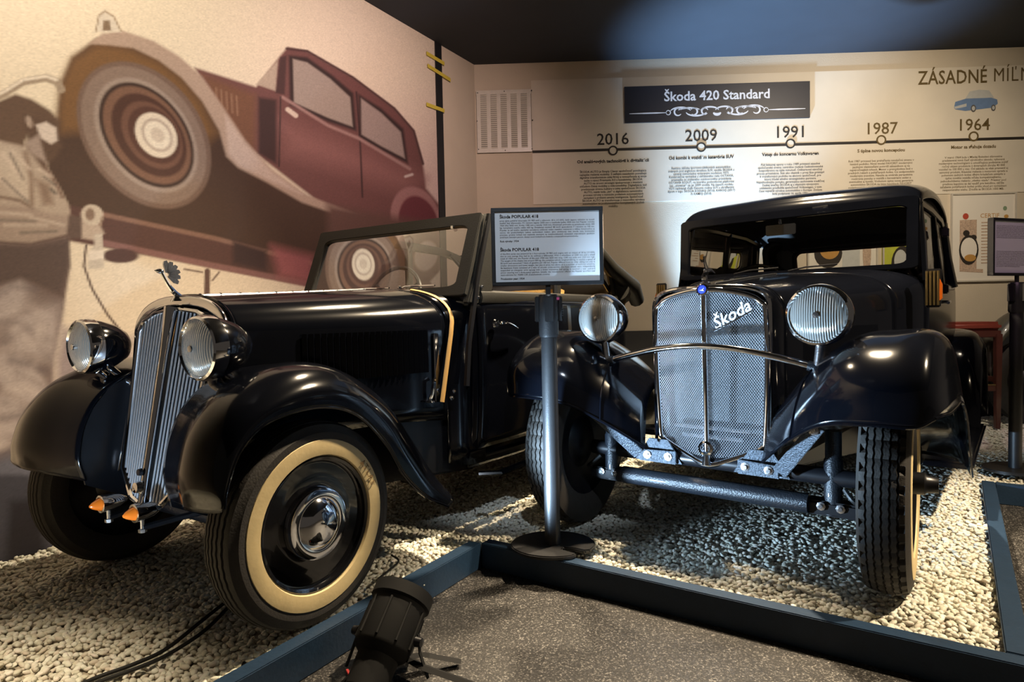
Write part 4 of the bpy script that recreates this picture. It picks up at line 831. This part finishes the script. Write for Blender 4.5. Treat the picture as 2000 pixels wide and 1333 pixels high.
# body tub
plan = [(.505, .90), (.545, 1.3), (.555, 1.8), (.545, 2.2), (.50, 2.6), (.36, 2.86), (.15, 2.95), (0, 2.96)]
plan = plan + [(-x, y) for x, y in reversed(plan[:-1])]
def tubsec(z, k, inset=0.): return [(x*k, .90 + (y - .90)*(1 if k >= 1 else .985), z) for x, y in plan]
b = MB(); b.grid(surf([tubsec(.972, .985), tubsec(.93, 1.0), tubsec(.75, 1.01), tubsec(.5, 1.0), tubsec(.33, .97), tubsec(.26, .93)], 22, 70)); b.build('body_tub', PAINT, car, solid=.012, sharp=1.2)
b = MB(); b.box((0, 1.85, .30), (.9, 1.9, .04)); b.build('cabin_floor', INTERIOR, car)
for sgn in (1, -1):
    dp = [(.512, .925), (.54, 1.25), (.549, 1.5), (.551, 1.72)]
    b = MB(); b.grid(surf([[(sgn*x*k + sgn*.010, y, z) for x, y in dp] for z, k in ((.955, .99), (.93, 1.0), (.75, 1.012), (.5, 1.003), (.34, .975))], 14, 16)); dr = b.build('door', PAINT, car, solid=.006)
    b = MB(); b.tube(spl([(sgn*.555, 1.02, .872), (sgn*.585, 1.03, .875), (sgn*.59, 1.08, .868), (sgn*.585, 1.15, .848)], 12), [.008]*6 + [.007, .007, .006, .006, .005, .004], 8); b.build('door_handle', CHROME, dr)
    b = MB(); b.lathe([(.0, .012), (.018, .008), (.021, .0)], (sgn*.553, 1.02, .872), (sgn, 0, 0), 14); b.build('handle_rosette', CHROME, dr)
    b = MB(); b.tube([(sgn*.53, .90, .24), (sgn*.60, .95, .24), (sgn*.60, 1.75, .24), (sgn*.54, 1.85, .24)], .02, 8, flat=.6); b.build('running_board', PAINT, car)
    # side frame with A-pillar, header rail, B-pillar
    X1 = sgn*.505
    b = MB(); b.prism([(p[0], p[1]) for p in ((.865, .96), (.93, .955), (1.03, .985), (1.05, 1.02), (1.12, 1.30), (1.145, 1.345), (1.03, 1.352), (1.0, 1.31), (.93, 1.08), (.885, 1.0))], (X1 + .018, 0, 0), (0, 1, 0), (0, 0, 1), .036); fr = b.build('side_window_frame', FABRIC_BLACK, car, bevel=.006)
    b = MB(); b.tube([(X1, 1.10, 1.335), (X1, 1.5, 1.345), (X1*.99, 2.0, 1.33), (X1*.98, 2.25, 1.28), (X1*.97, 2.42, 1.15), (X1*.97, 2.50, .98)], .022, 8, flat=1.2); b.build('header_rail', FABRIC_BLACK, fr)
    b = MB(); b.tube([(X1, 1.68, .96), (X1, 1.68, 1.335)], .026, 8, flat=.8); b.build('door_pillar', FABRIC_BLACK, fr)
    b = MB(); b.tube([(X1*1.02, .95, .985), (X1*1.04, 1.4, .985), (X1*1.04, 2.0, .985), (X1, 2.45, .985)], .024, 8, flat=1.3); b.build('belt_moulding', FABRIC_BLACK, fr)
    b = MB(); b.tube([(X1 + sgn*.018, 1.035, 1.345), (X1 + sgn*.02, .93, 1.06), (X1 + sgn*.02, .86, .80), (X1 + sgn*.025, .83, .62)], .013, 6); b.build('pillar_seal', DARK, fr)
    for p in ((X1 + sgn*.02, .96, 1.03), (X1 + sgn*.02, .93, .985)): bolt(fr, p, (sgn, 0, 0), .006)
    b = MB(); b.tube([(sgn*.47, 2.05, 1.31), (sgn*.47, 2.3, 1.15), (sgn*.47, 2.45, 1.05)], .012, 6); b.build('hood_bow', DARK, fr)
# windscreen
def wsf(x, t, d): return Vector((x, .885 + .145*t - d*.9, .985 + .36*t + d*.35))
O_ = roundrect(-.505, .505, 0, 1.0, .02); I_ = roundrect(-.445, .445, .11, .86, .06)
I_ = [(x, t) for x, t in I_]
b = MB(); ringframe(b, O_, I_, wsf, .028); ws = b.build('windscreen_frame', FABRIC_BLACK, car, bevel=.003)
b = MB(); b.add([wsf(x, t, .014) for x, t in roundrect(-.46, .46, .08, .88, .05)], [tuple(range(24))]); b.build('windscreen_glass', GLASS, ws, smooth=False)
b = MB(); b.box((.36, .985, 1.30), (.012, .012, .012)); b.build('wiper_pivot', CHROME, ws)
for x in (-.10, .16):
    b = MB(); b.tube([(x, .86, 1.036), (x + .04, .845, 1.043), (x + .20, .85, 1.040)], .004, 6); b.build('wiper_arm', CHROME, ws); bolt(ws, (x, .855, 1.036), (0, -.3, 1), .008, CHROME)
# interior
b = MB(); b.tube([(-.25 + .18*math.cos(a), 1.26 + .05*math.sin(a), 1.01 + .165*math.sin(a)) for a in np.linspace(0, 2*math.pi, 33)[:-1]], .011, 8, closed=True); sw = b.build('steering_wheel', DARK, car)
for a in (.5, 2.6, 4.7): b = MB(); b.tube([(-.25, 1.25, 1.0), (-.25 + .175*math.cos(a), 1.26 + .05*math.sin(a), 1.01 + .16*math.sin(a))], .007, 6); b.build('steering_spoke', DARK, sw)
b = MB(); b.tube([(-.25, 1.25, 1.0), (-.25, .95, .88)], .014, 8); b.build('steering_column', DARK, sw)
for x in (-.25, .25):
    b = MB(); b.box((x, 1.62, .55), (.42, .44, .16)); se = b.build('front_seat', SEAT, car, bevel=.03, seg=3)
    b = MB(); b.box((x, 1.86, .80), (.42, .11, .50), Matrix.Rotation(-.18, 3, 'X')); b.build('seat_back', SEAT, se, bevel=.035, seg=3)
b = MB(); b.box((0, 2.52, .78), (.86, .12, .50), Matrix.Rotation(-.15, 3, 'X')); b.build('rear_seat_back', SEAT, car, bevel=.03, seg=3)
b = MB(); b.box((0, .95, .93), (.9, .06, .12)); b.build('dashboard', INTERIOR, car, bevel=.01)
# folded roof
b = MB(); b.tube([(-.50, 2.52, 1.06), (-.44, 2.70, 1.07), (-.2, 2.82, 1.07), (.2, 2.82, 1.07), (.44, 2.70, 1.07), (.50, 2.52, 1.06)], [.07, .105, .11, .11, .105, .07], 16); rf = b.build('folded_roof', FABRIC_BLACK, car)
b = MB(); b.tube([(-.47, 2.60, .99), (-.42, 2.76, .985), (.42, 2.76, .985), (.47, 2.60, .99)], .05, 12); b.build('roof_lining', SEAT, rf)
b = MB(); b.tube([(.50, 2.20, 1.30), (.52, 2.36, 1.19), (.53, 2.52, 1.13), (.53, 2.68, 1.08), (.52, 2.80, .99)], [.03, .045, .05, .06, .05], 10); b.build('roof_fold', FABRIC_BLACK, rf)
b = MB(); b.tube([(-.50, 2.20, 1.30), (-.52, 2.36, 1.19), (-.53, 2.52, 1.13), (-.53, 2.68, 1.08), (-.52, 2.80, .99)], [.03, .045, .05, .06, .05], 10); b.build('roof_fold', FABRIC_BLACK, rf)
# rear fenders
for sgn in (1, -1):
    ct = [[(.48, y, z - .03), (.54, y, z), (.64, y, z - .015), (.665, y, z - .10)] for y, z in ((1.86, .30), (1.95, .48), (2.1, .63), (2.3, .68), (2.5, .63), (2.65, .48), (2.73, .30))]
    b = MB(); b.grid(surf(ct if sgn > 0 else mirror(ct), 30, 12)); b.build('rear_fender', PAINT, car, solid=.006, sharp=1.2)
# headlights, indicators
for sgn in (1, -1):
    headlight(car, sgn*.345, -.20, .828, .092, [([(sgn*.335, -.13, .755), (sgn*.29, -.11, .72), (sgn*.25, -.09, .70)], .014, CHROME)])
    b = MB(); b.tube(spl([(sgn*.34, -.16, .74), (sgn*.31, -.12, .70), (sgn*.27, -.06, .70), (sgn*.24, -.0, .72)], 10), [.022]*5 + [.018]*5, 10, flat=.45); b.build('headlight_bracket', CHROME, car)
    b = MB(); b.lathe([(.025, .0), (.026, .02), (.022, .05), (.010, .075), (.0, .08)], (sgn*.10, -.275, .335), (0, 1, 0), 24); ind = b.build('turn_signal', CHROME, car)
    b = MB(); b.lathe([(.022, .0), (.019, .010), (.010, .027), (.004, .034), (.0, .034)], (sgn*.10, -.275, .335), (0, -1, 0), 24); b.build('signal_lens', ORANGE, ind)
    b = MB(); b.lathe([(.022, .005), (.028, .004), (.028, -.006)], (sgn*.10, -.275, .335), (0, -1, 0), 24); b.build('signal_rim', CHROME, ind)
    b = MB(); b.tube([(sgn*.10, -.255, .315), (sgn*.10, -.255, .27)], .006, 8); b.build('signal_stem', CHROME_DULL, ind)
    b = MB(); b.lathe([(.0, .0), (.012, .0), (.012, .010), (.0, .012)], (sgn*.10, -.255, .272), Z, 6); b.build('signal_nut', CHROME_DULL, ind, sharp=.4)
    b = MB(); b.tube([(sgn*.10, -.255, .285), (sgn*.12, -.15, .29), (sgn*.2, -.05, .31)], .010, 6); b.build('signal_arm', DARK, car)
#PART5
# ================================================================== SALOON
A2 = math.radians(39.0); car = empty('vintage_saloon', (.752, 2.403, 0), -A2)
tag(car, 'black vintage saloon with a chrome mesh grille and arched headlamp bar', 'car')
PS = dict(key='c2', R=.352, W=.135, rr=.225, seg=160, grooves=(-.29, -.15, 0, .15, .29), gw=.022, gd=.008, zig=.010, lug=4, ld=.009, white=(.228, .300), hub=-1, brand='ATLAS', ba=60)
for x, y in ((.60, 0), (-.60, 0), (.60, 2.35), (-.60, 2.35)):
    t = wheel(car, x, y, .345, 1 if x > 0 else -1, PS)
    if y == 0: t.rotation_euler.z += math.radians(4.0)
# grille
def g2(x, z): return -.045 + .16*abs(x) + .03*(1 - z)
H2 = [(0, .985), (.06, .982), (.15, .962), (.195, .935), (.213, .895), (.216, .70), (.206, .44), (.196, .405), (.165, .385), (.06, .338), (0, .322)]
def clipline(P, p, d):
    t0, t1 = -9, 9; n = len(P); cx = sum(q[0] for q in P)/n; cz = sum(q[1] for q in P)/n
    for i in range(n):
        (x1, z1), (x2, z2) = P[i], P[(i+1) % n]; nx, nz = -(z2 - z1), x2 - x1
        if nx*(cx - x1) + nz*(cz - z1) < 0: nx, nz = -nx, -nz
        den = nx*d[0] + nz*d[1]; num = nx*(p[0] - x1) + nz*(p[1] - z1)
        if abs(den) < 1e-9:
            if num < 0: return None
            continue
        t = -num/den
        if den > 0: t0 = max(t0, t)
        else: t1 = min(t1, t)
    return (t0, t1) if t1 - t0 > .004 else None
mesh_b = MB(); hp = [(x + .0, z) for x, z in H2]
for sgn in (1, -1):
    for k in range(-70, 150):
        for dr in (1, -1):
            d = Vector((.58*dr, .815)).normalized(); p = (k*.0092, .32)
            c = clipline(hp, p, d)
            if c:
                a, e = [(p[0] + d[0]*t, p[1] + d[1]*t) for t in c]; of = .0012*dr
                mesh_b.tube([(sgn*a[0], g2(a[0], a[1]) + of, a[1]), (sgn*e[0], g2(e[0], e[1]) + of, e[1])], .0009, 4, caps=False)
gm = mesh_b.build('grille_mesh', GRILLE, car, smooth=False); gm['kind'] = 'stuff'
b = MB()
for sgn in (1, -1): b.add([(sgn*x*.99, .06, .33 + (z - .33)*.99) for x, z in H2], [tuple(range(len(H2)))])
b.build('radiator_core', mat('radiator_core', (.012, .013, .015), .7, 0, 0, .4, 90), car, smooth=False)
for z, w_ in ((.455, .15), (.42, .12)):
    b = MB(); b.tube([(-w_, .02, z), (w_, .02, z)], .010, 8); b.build('radiator_tube', CHROME_DULL, car)
ol = [(x, z) for x, z in H2] + [(-x, z) for x, z in reversed(H2[1:-1])]
b = MB(); b.tube(spl([(x, g2(x, z) - .004, z) for x, z in ol + ol[:1]], 120)[:-1], .0115, 10, closed=True); b.build('grille_surround', CHROME, car)
b = MB(); b.tube([(0, g2(0, z) - .010, z) for z in (.375, .5, .7, .9, .975)], .0105, 10); b.build('grille_centre_bar', CHROME, car)
b = MB(); b.lathe([(.020, -.004), (.028, .0), (.028, .010), (.020, .014), (.018, .0)], (0, g2(0, .385) - .012, .388), (0, -1, 0), 24); cr_ = b.build('crank_guide', CHROME, car)
b = MB(); b.tube([(0, g2(0, .36) - .012, .362), (0, g2(0, .33) - .010, .325)], [.012, .020], 10); b.build('crank_guide_foot', CHROME, cr_)
# emblem and script
b = MB(); b.lathe([(.0, .010), (.014, .009), (.018, .004), (.018, .0)], (0, -.062, .985), (0, -1, .15), 24); em = b.build('radiator_badge', BLUEB, car)
b = MB(); b.lathe([(.018, .0), (.018, .010), (.023, .006), (.023, -.004)], (0, -.062, .985), (0, -1, .15), 24); b.build('badge_rim', CHROME, em)
b = MB(); b.prism([(-.009, -.003), (.002, .0), (.010, .006), (.006, .0), (.010, -.006), (.0, -.004)], (0, -.0735, .986), (1, 0, 0), (0, 0, 1), .002); b.build('badge_arrow', WHITEP, em, smooth=False)
sc = text('grille_script', 'Škoda', .062, WHITEP, car, align='CENTER', bold=.001, shear=.3)
ux = Vector((.86, .14, .42)).normalized(); uy = Vector((-.40, .02, .88)).normalized()
sc.matrix_local = Matrix(((ux.x, uy.x, 0, .105), (ux.y, uy.y, -1, g2(.10, .86) - .012), (ux.z, uy.z, 0, .872), (0, 0, 0, 1)))
b = MB(); b.tube([(.035, g2(.03, .8) - .012, .832), (.165, g2(.17, .88) - .012, .900)], .0035, 6); b.build('script_underline', CHROME, car)
# shell + bonnet
S0 = [Vector((max(-.225, min(.225, p.x)), g2(abs(p.x), p.z) + .004, p.z)) for p in section(.224, .994, .38, 3.6, .10, 0)]
S1 = section(.243, 1.006, .38, 3.4, .13, .03); S2 = section(.250, 1.008, .40, 3.2, .15, .08)
b = MB(); b.grid(skin([S0, S1, S2], 10)); b.build('radiator_shell', PAINT, car, solid=.004, sharp=1.2)
b = MB(); b.tube([p + Vector((0, -.004, .002)) for p in S0[4:-4]], .009, 8); b.build('shell_rim', CHROME, car)
b = MB(); b.grid(skin([S2, section(.315, 1.030, .42, 3.2, .17, .30), section(.40, 1.055, .42, 3.2, .19, .58), section(.49, 1.075, .42, 3.4, .20, .84)], 36)); hood = b.build('bonnet', PAINT, car, solid=.004, sharp=1.2)
b = MB(); b.tube([(0, .06, 1.012), (0, .45, 1.047), (0, .84, 1.080)], .005, 8); b.build('bonnet_hinge', CHROME_DULL, hood)
lv2 = None
for i in range(24):
    y = .20 + .50*i/23; hx = .250 + (.49 - .250)*((y - .08)/.76)
    for sgn in (1, -1):
        if lv2 is None:
            b = MB(); b.rings([[(dx, dy, z) for dx, dy in ((0, -.008), (.010, .003), (.008, .008), (0, .008))] for z in (.60, .615, .72, .82, .835)]); lv2 = b.build('louver', PAINT, hood, sharp=.5); o = lv2
        else: o = lv2.copy(); COL.objects.link(o)
        o.parent = hood; o.location = (sgn*(hx - .003), y, 0); o.rotation_euler = (0, 0, 0 if sgn > 0 else math.pi)
b = MB(); b.lathe([(.0, .020), (.018, .016), (.022, .0)], (0, -.035, .998), (0, -.2, 1), 20); mo = b.build('radiator_mascot', CHROME, car)
b = MB(); b.tube(spl([(0, -.03, 1.01), (0, -.045, 1.035), (0, -.02, 1.058), (0, -.035, 1.085), (0, -.045, 1.112)], 14), [.010, .011, .012, .012, .010, .009, .008, .007, .007, .006, .006, .005, .005, .004], 8); b.build('mascot_figure', CHROME, mo)
for s in (-1, 1): b = MB(); b.tube([(0, -.03, 1.055), (s*.012, -.01, 1.062), (s*.016, .02, 1.050)], [.007, .005, .002], 6); b.build('mascot_wing', CHROME, mo)
# headlamp bar
bar = spl([(-.43, -.075, .700), (-.30, -.085, .735), (-.15, -.098, .766), (0, -.104, .778), (.15, -.098, .766), (.30, -.085, .735), (.43, -.075, .700)], 40)
b = MB(); b.tube(bar, .0125, 10); hb = b.build('headlamp_bar', CHROME, car)
for s in (-1, 1):
    headlight(car, s*.41, -.12, .885, .098, [([(s*.41, -.08, .80), (s*.405, -.078, .75), (s*.40, -.078, .712)], .016, CHROME_DULL), ([(s*.41, -.085, .80), (s*.41, -.085, .785)], .024, CHROME)])
    b = MB(); b.tube([(s*.37, -.08, .716), (s*.47, -.072, .690), (s*.52, -.06, .672)], [.017, .018, .018], 12); b.build('bar_sleeve', AXLE, hb)
    b = MB(); b.lathe([(.0, .02), (.014, .018), (.018, .010), (.018, .0)], (s*.40, -.095, .685), (0, -1, -.2), 14); b.build('clamp_bolt', CHROME, hb)
    b = MB(); b.lathe([(.030, .0), (.034, .004), (.030, .012), (.018, .014)], (s*.505, -.064, .676), (s*.9, .1, -.25), 18); b.build('bar_flange', CHROME_DULL, hb)
# front fenders
FD = [[(.225, -.10, .375), (.335, -.21, .475), (.46, -.30, .555), (.60, -.345, .575), (.70, -.345, .577), (.745, -.31, .60)],
      [(.235, -.075, .45), (.345, -.18, .575), (.47, -.275, .665), (.60, -.325, .69), (.722, -.32, .69), (.758, -.27, .605)],
      [(.25, -.03, .53), (.36, -.11, .66), (.48, -.19, .755), (.60, -.22, .785), (.73, -.215, .775), (.768, -.18, .60)],
      [(.27, .06, .58), (.385, -.01, .71), (.50, -.05, .805), (.61, -.06, .828), (.738, -.06, .81), (.774, -.04, .60)],
      [(.30, .22, .58), (.41, .17, .70), (.52, .15, .79), (.62, .14, .810), (.742, .14, .785), (.777, .13, .595)],
      [(.35, .44, .52), (.44, .42, .62), (.53, .40, .685), (.63, .38, .70), (.735, .36, .675), (.779, .33, .52)],
      [(.41, .68, .36), (.48, .66, .42), (.55, .63, .46), (.64, .60, .47), (.74, .56, .45), (.779, .52, .36)],
      [(.45, .90, .24), (.50, .88, .26), (.57, .86, .275), (.65, .84, .275), (.74, .80, .265), (.775, .76, .22)]]
for sgn in (1, -1):
    G = surf(FD if sgn > 0 else mirror(FD), 60, 32); b = MB(); b.grid(G); fd = b.build('front_fender', PAINT, car, solid=.006, sharp=1.2)
    b = MB(); b.tube(G[0], .0055, 6); b.build('fender_bead', PAINT, fd)
    b = MB(); b.tube([r_[-1] for r_ in G], .0055, 6); b.build('fender_bead', PAINT, fd)
    b = MB(); b.tube([G[i][7] + Vector((0, -.004, .004)) for i in range(0, 22)], .004, 6); b.build('fender_seam', PAINT, fd)
    # support irons, dampers, apron
    s = sgn
    b = MB(); P = [(s*.12, -.045, .335), (s*.27, -.06, .335), (s*.43, -.20, .535)]
    for p, q in zip(P, P[1:]):
        p, q = Vector(p), Vector(q); d = (q - p).normalized(); n_ = Vector((0, -1, 0)); e = d.cross(n_).normalized()
        b.hexa([p - e*.026 - n_*.004, p + e*.026 - n_*.004, p + e*.026 + n_*.004, p - e*.026 + n_*.004], [q - e*.022 - n_*.004, q + e*.022 - n_*.004, q + e*.022 + n_*.004, q - e*.022 + n_*.004])
    ir = b.build('fender_iron', HAMMER, car, bevel=.002)
    for p in ((s*.15, -.052, .338), (s*.235, -.062, .338), (s*.415, -.198, .520)): bolt(ir, p, (0, -1, 0), .011)
    b = MB(); b.prism([(s*.10, .31), (s*.30, .31), (s*.24, .40), (s*.16, .40)], (0, -.035, 0), (1, 0, 0), (0, 0, 1), .01); b.build('iron_gusset', HAMMER, ir)
    b = MB(); b.lathe([(.0, .0), (.030, .0), (.030, .17), (.026, .175), (.026, .27), (.0, .27)], (s*.43, .0, .22), (0, 0, 1), 20); dm = b.build('shock_absorber', AXLE, car)
    b = MB(); b.lathe([(.0, .0), (.034, .0), (.034, .03), (.0, .03)], (s*.43, 0, .205), Z, 16); b.build('absorber_foot', DARK, dm)
    bolt(dm, (s*.40, -.04, .235), (0, -1, 0), .010); bolt(dm, (s*.46, -.04, .235), (0, -1, 0), .010)
    b = MB(); b.box((s*.42, .0, .225), (.20, .07, .05)); b.build('spring_mount', DARK, car, bevel=.008)
    b = MB(); b.tube(spl([(s*.47, -.03, .30), (s*.50, -.05, .27), (s*.53, -.03, .25)], 8), .008, 8); b.build('brake_hose', CABLE, car)
b = MB(); b.tube([(-.36, -.03, .235), (.36, -.03, .235)], .034, 20); b.build('front_axle', AXLE, car)
b = MB(); b.tube([(-.52, .0, .33), (.52, 0, .33)], .03, 14); b.build('axle_beam', DARK, car)
b = MB(); b.hexa([(-.22, .0, .31), (.22, .0, .31), (.40, .9, .26), (-.40, .9, .26)], [(-.22, .05, .44), (.22, .05, .44), (.46, .9, .46), (-.46, .9, .46)]); b.build('engine_apron', DARK, car, bevel=.01)
for x, m_ in ((.335, GREEN), (.375, BRASS)):
    b = MB(); b.prism([(0, 0), (.030, 0), (.004, .055)], (x, .10, .60), (1, 0, 0), (0, 0, 1), .006); b.build('bracket_tab', m_, car)
# cowl and body
b = MB(); b.grid(skin([section(.49, 1.075, .28, 3.4, .20, .84), section(.55, 1.088, .26, 3.8, .20, .94), section(.585, 1.092, .26, 4.2, .18, 1.04)], 12)); b.build('cowl', PAINT, car, solid=.004, sharp=1.2)
def bodyx(y): return .585 + .02*math.sin(min(1, (y - 1.04)/1.3)*math.pi*.5) - max(0, y - 2.3)**2*.9
ys = [1.04, 1.4, 1.8, 2.15, 2.4, 2.6, 2.72]
for sgn in (1, -1):
    b = MB(); b.grid(surf([[(sgn*bodyx(y)*k, y, z) for y in ys] for z, k in ((1.03, .985), (.98, 1.0), (.7, 1.0), (.45, .98), (.27, .95))], 14, 24)); side = b.build('body_side', PAINT, car, solid=.012, sharp=1.2)
    # pillars
    for (y0, y1, w_) in ((1.06, 1.12, .035), (1.70, 1.72, .03), (2.28, 2.24, .05)):
        b = MB(); b.tube([(sgn*bodyx(y0)*.985, y0, 1.02), (sgn*.565, (y0 + y1)/2, 1.2), (sgn*.545, y1, 1.40)], w_, 8, flat=.6); b.build('window_pillar', PAINT, side)
    b = MB(); b.tube([(sgn*.548, 1.10, 1.385), (sgn*.552, 1.5, 1.40), (sgn*.55, 2.0, 1.40), (sgn*.54, 2.3, 1.37)], .022, 8); b.build('drip_rail', PAINT, side)
    b = MB(); b.add([(sgn*.578, 1.1, 1.03), (sgn*.59, 2.25, 1.03), (sgn*.552, 2.25, 1.385), (sgn*.550, 1.12, 1.385)], [(0, 1, 2, 3)]); b.build('side_window', GLASS, side, smooth=False)
    for z in (1.30, 1.0, .60):
        b = MB(); b.box((sgn*.605, 1.74, z), (.03, .06, .05)); b.build('door_hinge', DARK, side, bevel=.006)
    b = MB(); b.tube([(sgn*.60, 1.62, .93), (sgn*.635, 1.61, .93), (sgn*.635, 1.52, .925)], .008, 8); b.build('door_handle', CHROME, side)
    b = MB(); b.box((sgn*.68, 1.45, .235), (.19, 1.15, .03)); b.build('running_board', PAINT, car, bevel=.01)
    b = MB(); b.prism([(.80, .24), (1.95, .24), (1.95, .40), (.80, .36)], (sgn*.60, 0, 0), (0, 1, 0), (0, 0, 1), .01); b.build('sill_panel', PAINT, car)
    ct = [[(.50, y, z - .02), (.58, y, z), (.70, y, z - .02), (.755, y, z - .10)] for y, z in ((1.85, .26), (1.93, .50), (2.1, .70), (2.35, .77), (2.58, .70), (2.72, .52), (2.78, .30))]
    b = MB(); G = surf(ct if sgn > 0 else mirror(ct), 34, 14); b.grid(G); rf = b.build('rear_fender', PAINT, car, solid=.006, sharp=1.2)
    b = MB(); b.tube([g_[2] for g_ in G[:18]], .005, 6); b.build('fender_bead', PAINT, rf)
# rear wall with window
def rw(x, z, d): return Vector((x, 2.70 - .30*max(0, z - 1.0)**1.2 - .28*(abs(x)/.55)**4 + d, z))
RO = roundrect(-.54, .54, .95, 1.42, .10, 8); RI = roundrect(-.37, .37, 1.175, 1.325, .045, 8)
b = MB(); ringframe(b, RO, RI, rw, .02); b.build('rear_panel', PAINT, car, sharp=1.0)
b = MB(); ringframe(b, roundrect(-.37, .37, 1.175, 1.325, .045, 8), roundrect(-.36, .36, 1.185, 1.315, .04, 8), lambda x, z, d: rw(x, z, d) + Vector((0, -.012, 0)), .01); b.build('rear_window_trim', mat('pink_beige_trim', (.30, .17, .13), .6), car)
b = MB(); b.grid(surf([[(-.52*k, 2.70 + .03*math.sin(k*3) , z) if False else (x, 2.72 - .25*(abs(x)/.55)**4 - dz, z) for x in (-.53, -.4, -.2, 0, .2, .4, .53)] for z, dz, k in ((1.0, 0, 1), (.8, -.06, 1), (.5, -.08, 1), (.27, 0, 1))], 10, 24)); b.build('tail_panel', PAINT, car, solid=.01)
# roof
RF = []
for y, z, hw in ((1.035, 1.385, .53), (1.06, 1.44, .545), (1.13, 1.485, .55), (1.5, 1.535, .56), (1.9, 1.535, .56), (2.25, 1.50, .55), (2.5, 1.43, .53), (2.60, 1.37, .50)):
    zz = z - .0
    RF.append([(-hw - .015, y, zz - .085 if y > 1.05 else zz - .03), (-hw, y, zz - .045 if y > 1.05 else zz - .02), (-hw*.86, y, zz - .012), (-hw*.45, y, zz), (0, y, zz + .006), (hw*.45, y, zz), (hw*.86, y, zz - .012), (hw, y, zz - .045 if y > 1.05 else zz - .02), (hw + .015, y, zz - .085 if y > 1.05 else zz - .03)])
b = MB(); b.grid(surf(RF, 44, 40)); roof = b.build('roof', PAINT, car, solid=.012, sharp=1.2)
b = MB(); b.grid(surf([[(p[0]*.97, p[1] + .01, p[2] - .03) for p in r_] for r_ in RF[1:]], 20, 20)); b.build('roof_lining', INTERIOR, roof, solid=.004)
# windscreen
def wf(x, t, d): return Vector((x, 1.035 + .02*t - d, 1.085 + .325*t))
b = MB(); ringframe(b, roundrect(-.565, .565, -.02, 1.0, .05, 6), roundrect(-.515, .515, .06, .87, .05, 6), wf, .03); wsn = b.build('windscreen_frame', PAINT, car, bevel=.004)
b = MB(); b.add([wf(x, t, .012) for x, t in roundrect(-.52, .52, .05, .88, .05, 6)], [tuple(range(24))]); b.build('windscreen_glass', GLASS, wsn, smooth=False)
b = MB(); b.tube([(.13, .99, 1.395), (.20, .985, 1.397)], .009, 8); b.build('wiper_motor', CHROME, wsn)
for x in (-.25, .02): b = MB(); b.tube([(x, .97, 1.098), (x + .08, .965, 1.112), (x + .22, .98, 1.118)], .004, 6); b.build('wiper_arm', DARK, wsn)
b = MB(); b.box((-.06, 1.13, 1.325), (.15, .012, .055)); mr = b.build('rear_view_mirror', mat('mirror_glass', (.75, .75, .78), .03, 1.0), car, bevel=.004)
b = MB(); b.tube([(-.06, 1.12, 1.355), (-.06, 1.10, 1.40)], .008, 8); b.build('mirror_stem', CHROME, mr)
b = MB(); b.tube([(-.26 + .185*math.cos(a), 1.33 + .07*math.sin(a), 1.0 + .165*math.sin(a)) for a in np.linspace(0, 2*math.pi, 33)[:-1]], .011, 8, closed=True); sw = b.build('steering_wheel', DARK, car)
for a in (.5, 2.6, 4.7): b = MB(); b.tube([(-.26, 1.32, .99), (-.26 + .18*math.cos(a), 1.33 + .07*math.sin(a), 1.0 + .16*math.sin(a))], .007, 6); b.build('steering_spoke', DARK, sw)
b = MB(); b.tube([(-.26, 1.32, .99), (-.26, 1.0, .85)], .014, 8); b.build('steering_column', DARK, sw)
b = MB(); b.box((0, 1.08, .98), (1.08, .10, .16)); b.build('dashboard', INTERIOR, car, bevel=.02)
for x in (-.27, .27):
    b = MB(); b.box((x, 1.85, .78), (.46, .12, .60), Matrix.Rotation(-.15, 3, 'X')); b.build('front_seat_back', INTERIOR, car, bevel=.04, seg=3)
b = MB(); b.box((0, 2.5, .75), (1.0, .14, .56), Matrix.Rotation(-.12, 3, 'X')); b.build('rear_seat_back', INTERIOR, car, bevel=.04, seg=3)
b = MB(); b.box((0, 1.8, .30), (1.1, 1.8, .04)); b.build('cabin_floor', INTERIOR, car)
# semaphore indicators
for s in (-1, 1):
    b = MB(); b.box((s*.628, .905, .985), (.056, .020, .165)); sm_ = b.build('semaphore_indicator', DARK, car, bevel=.004)
    for k in range(4): b = MB(); b.tube([(s*(.606 + .0135*k), .892, .912), (s*(.606 + .0135*k), .892, 1.058)], .0055, 8); b.build('indicator_rib', BRASS, sm_)
    b = MB(); b.prism([(0, .92), (.022, .94), (.022, 1.0), (.008, 1.035)], (s*.640, .900, 0), (s, 0, 0), (0, 0, 1), -.004*s); b.build('indicator_arrow', ORANGE, sm_)
#PART6
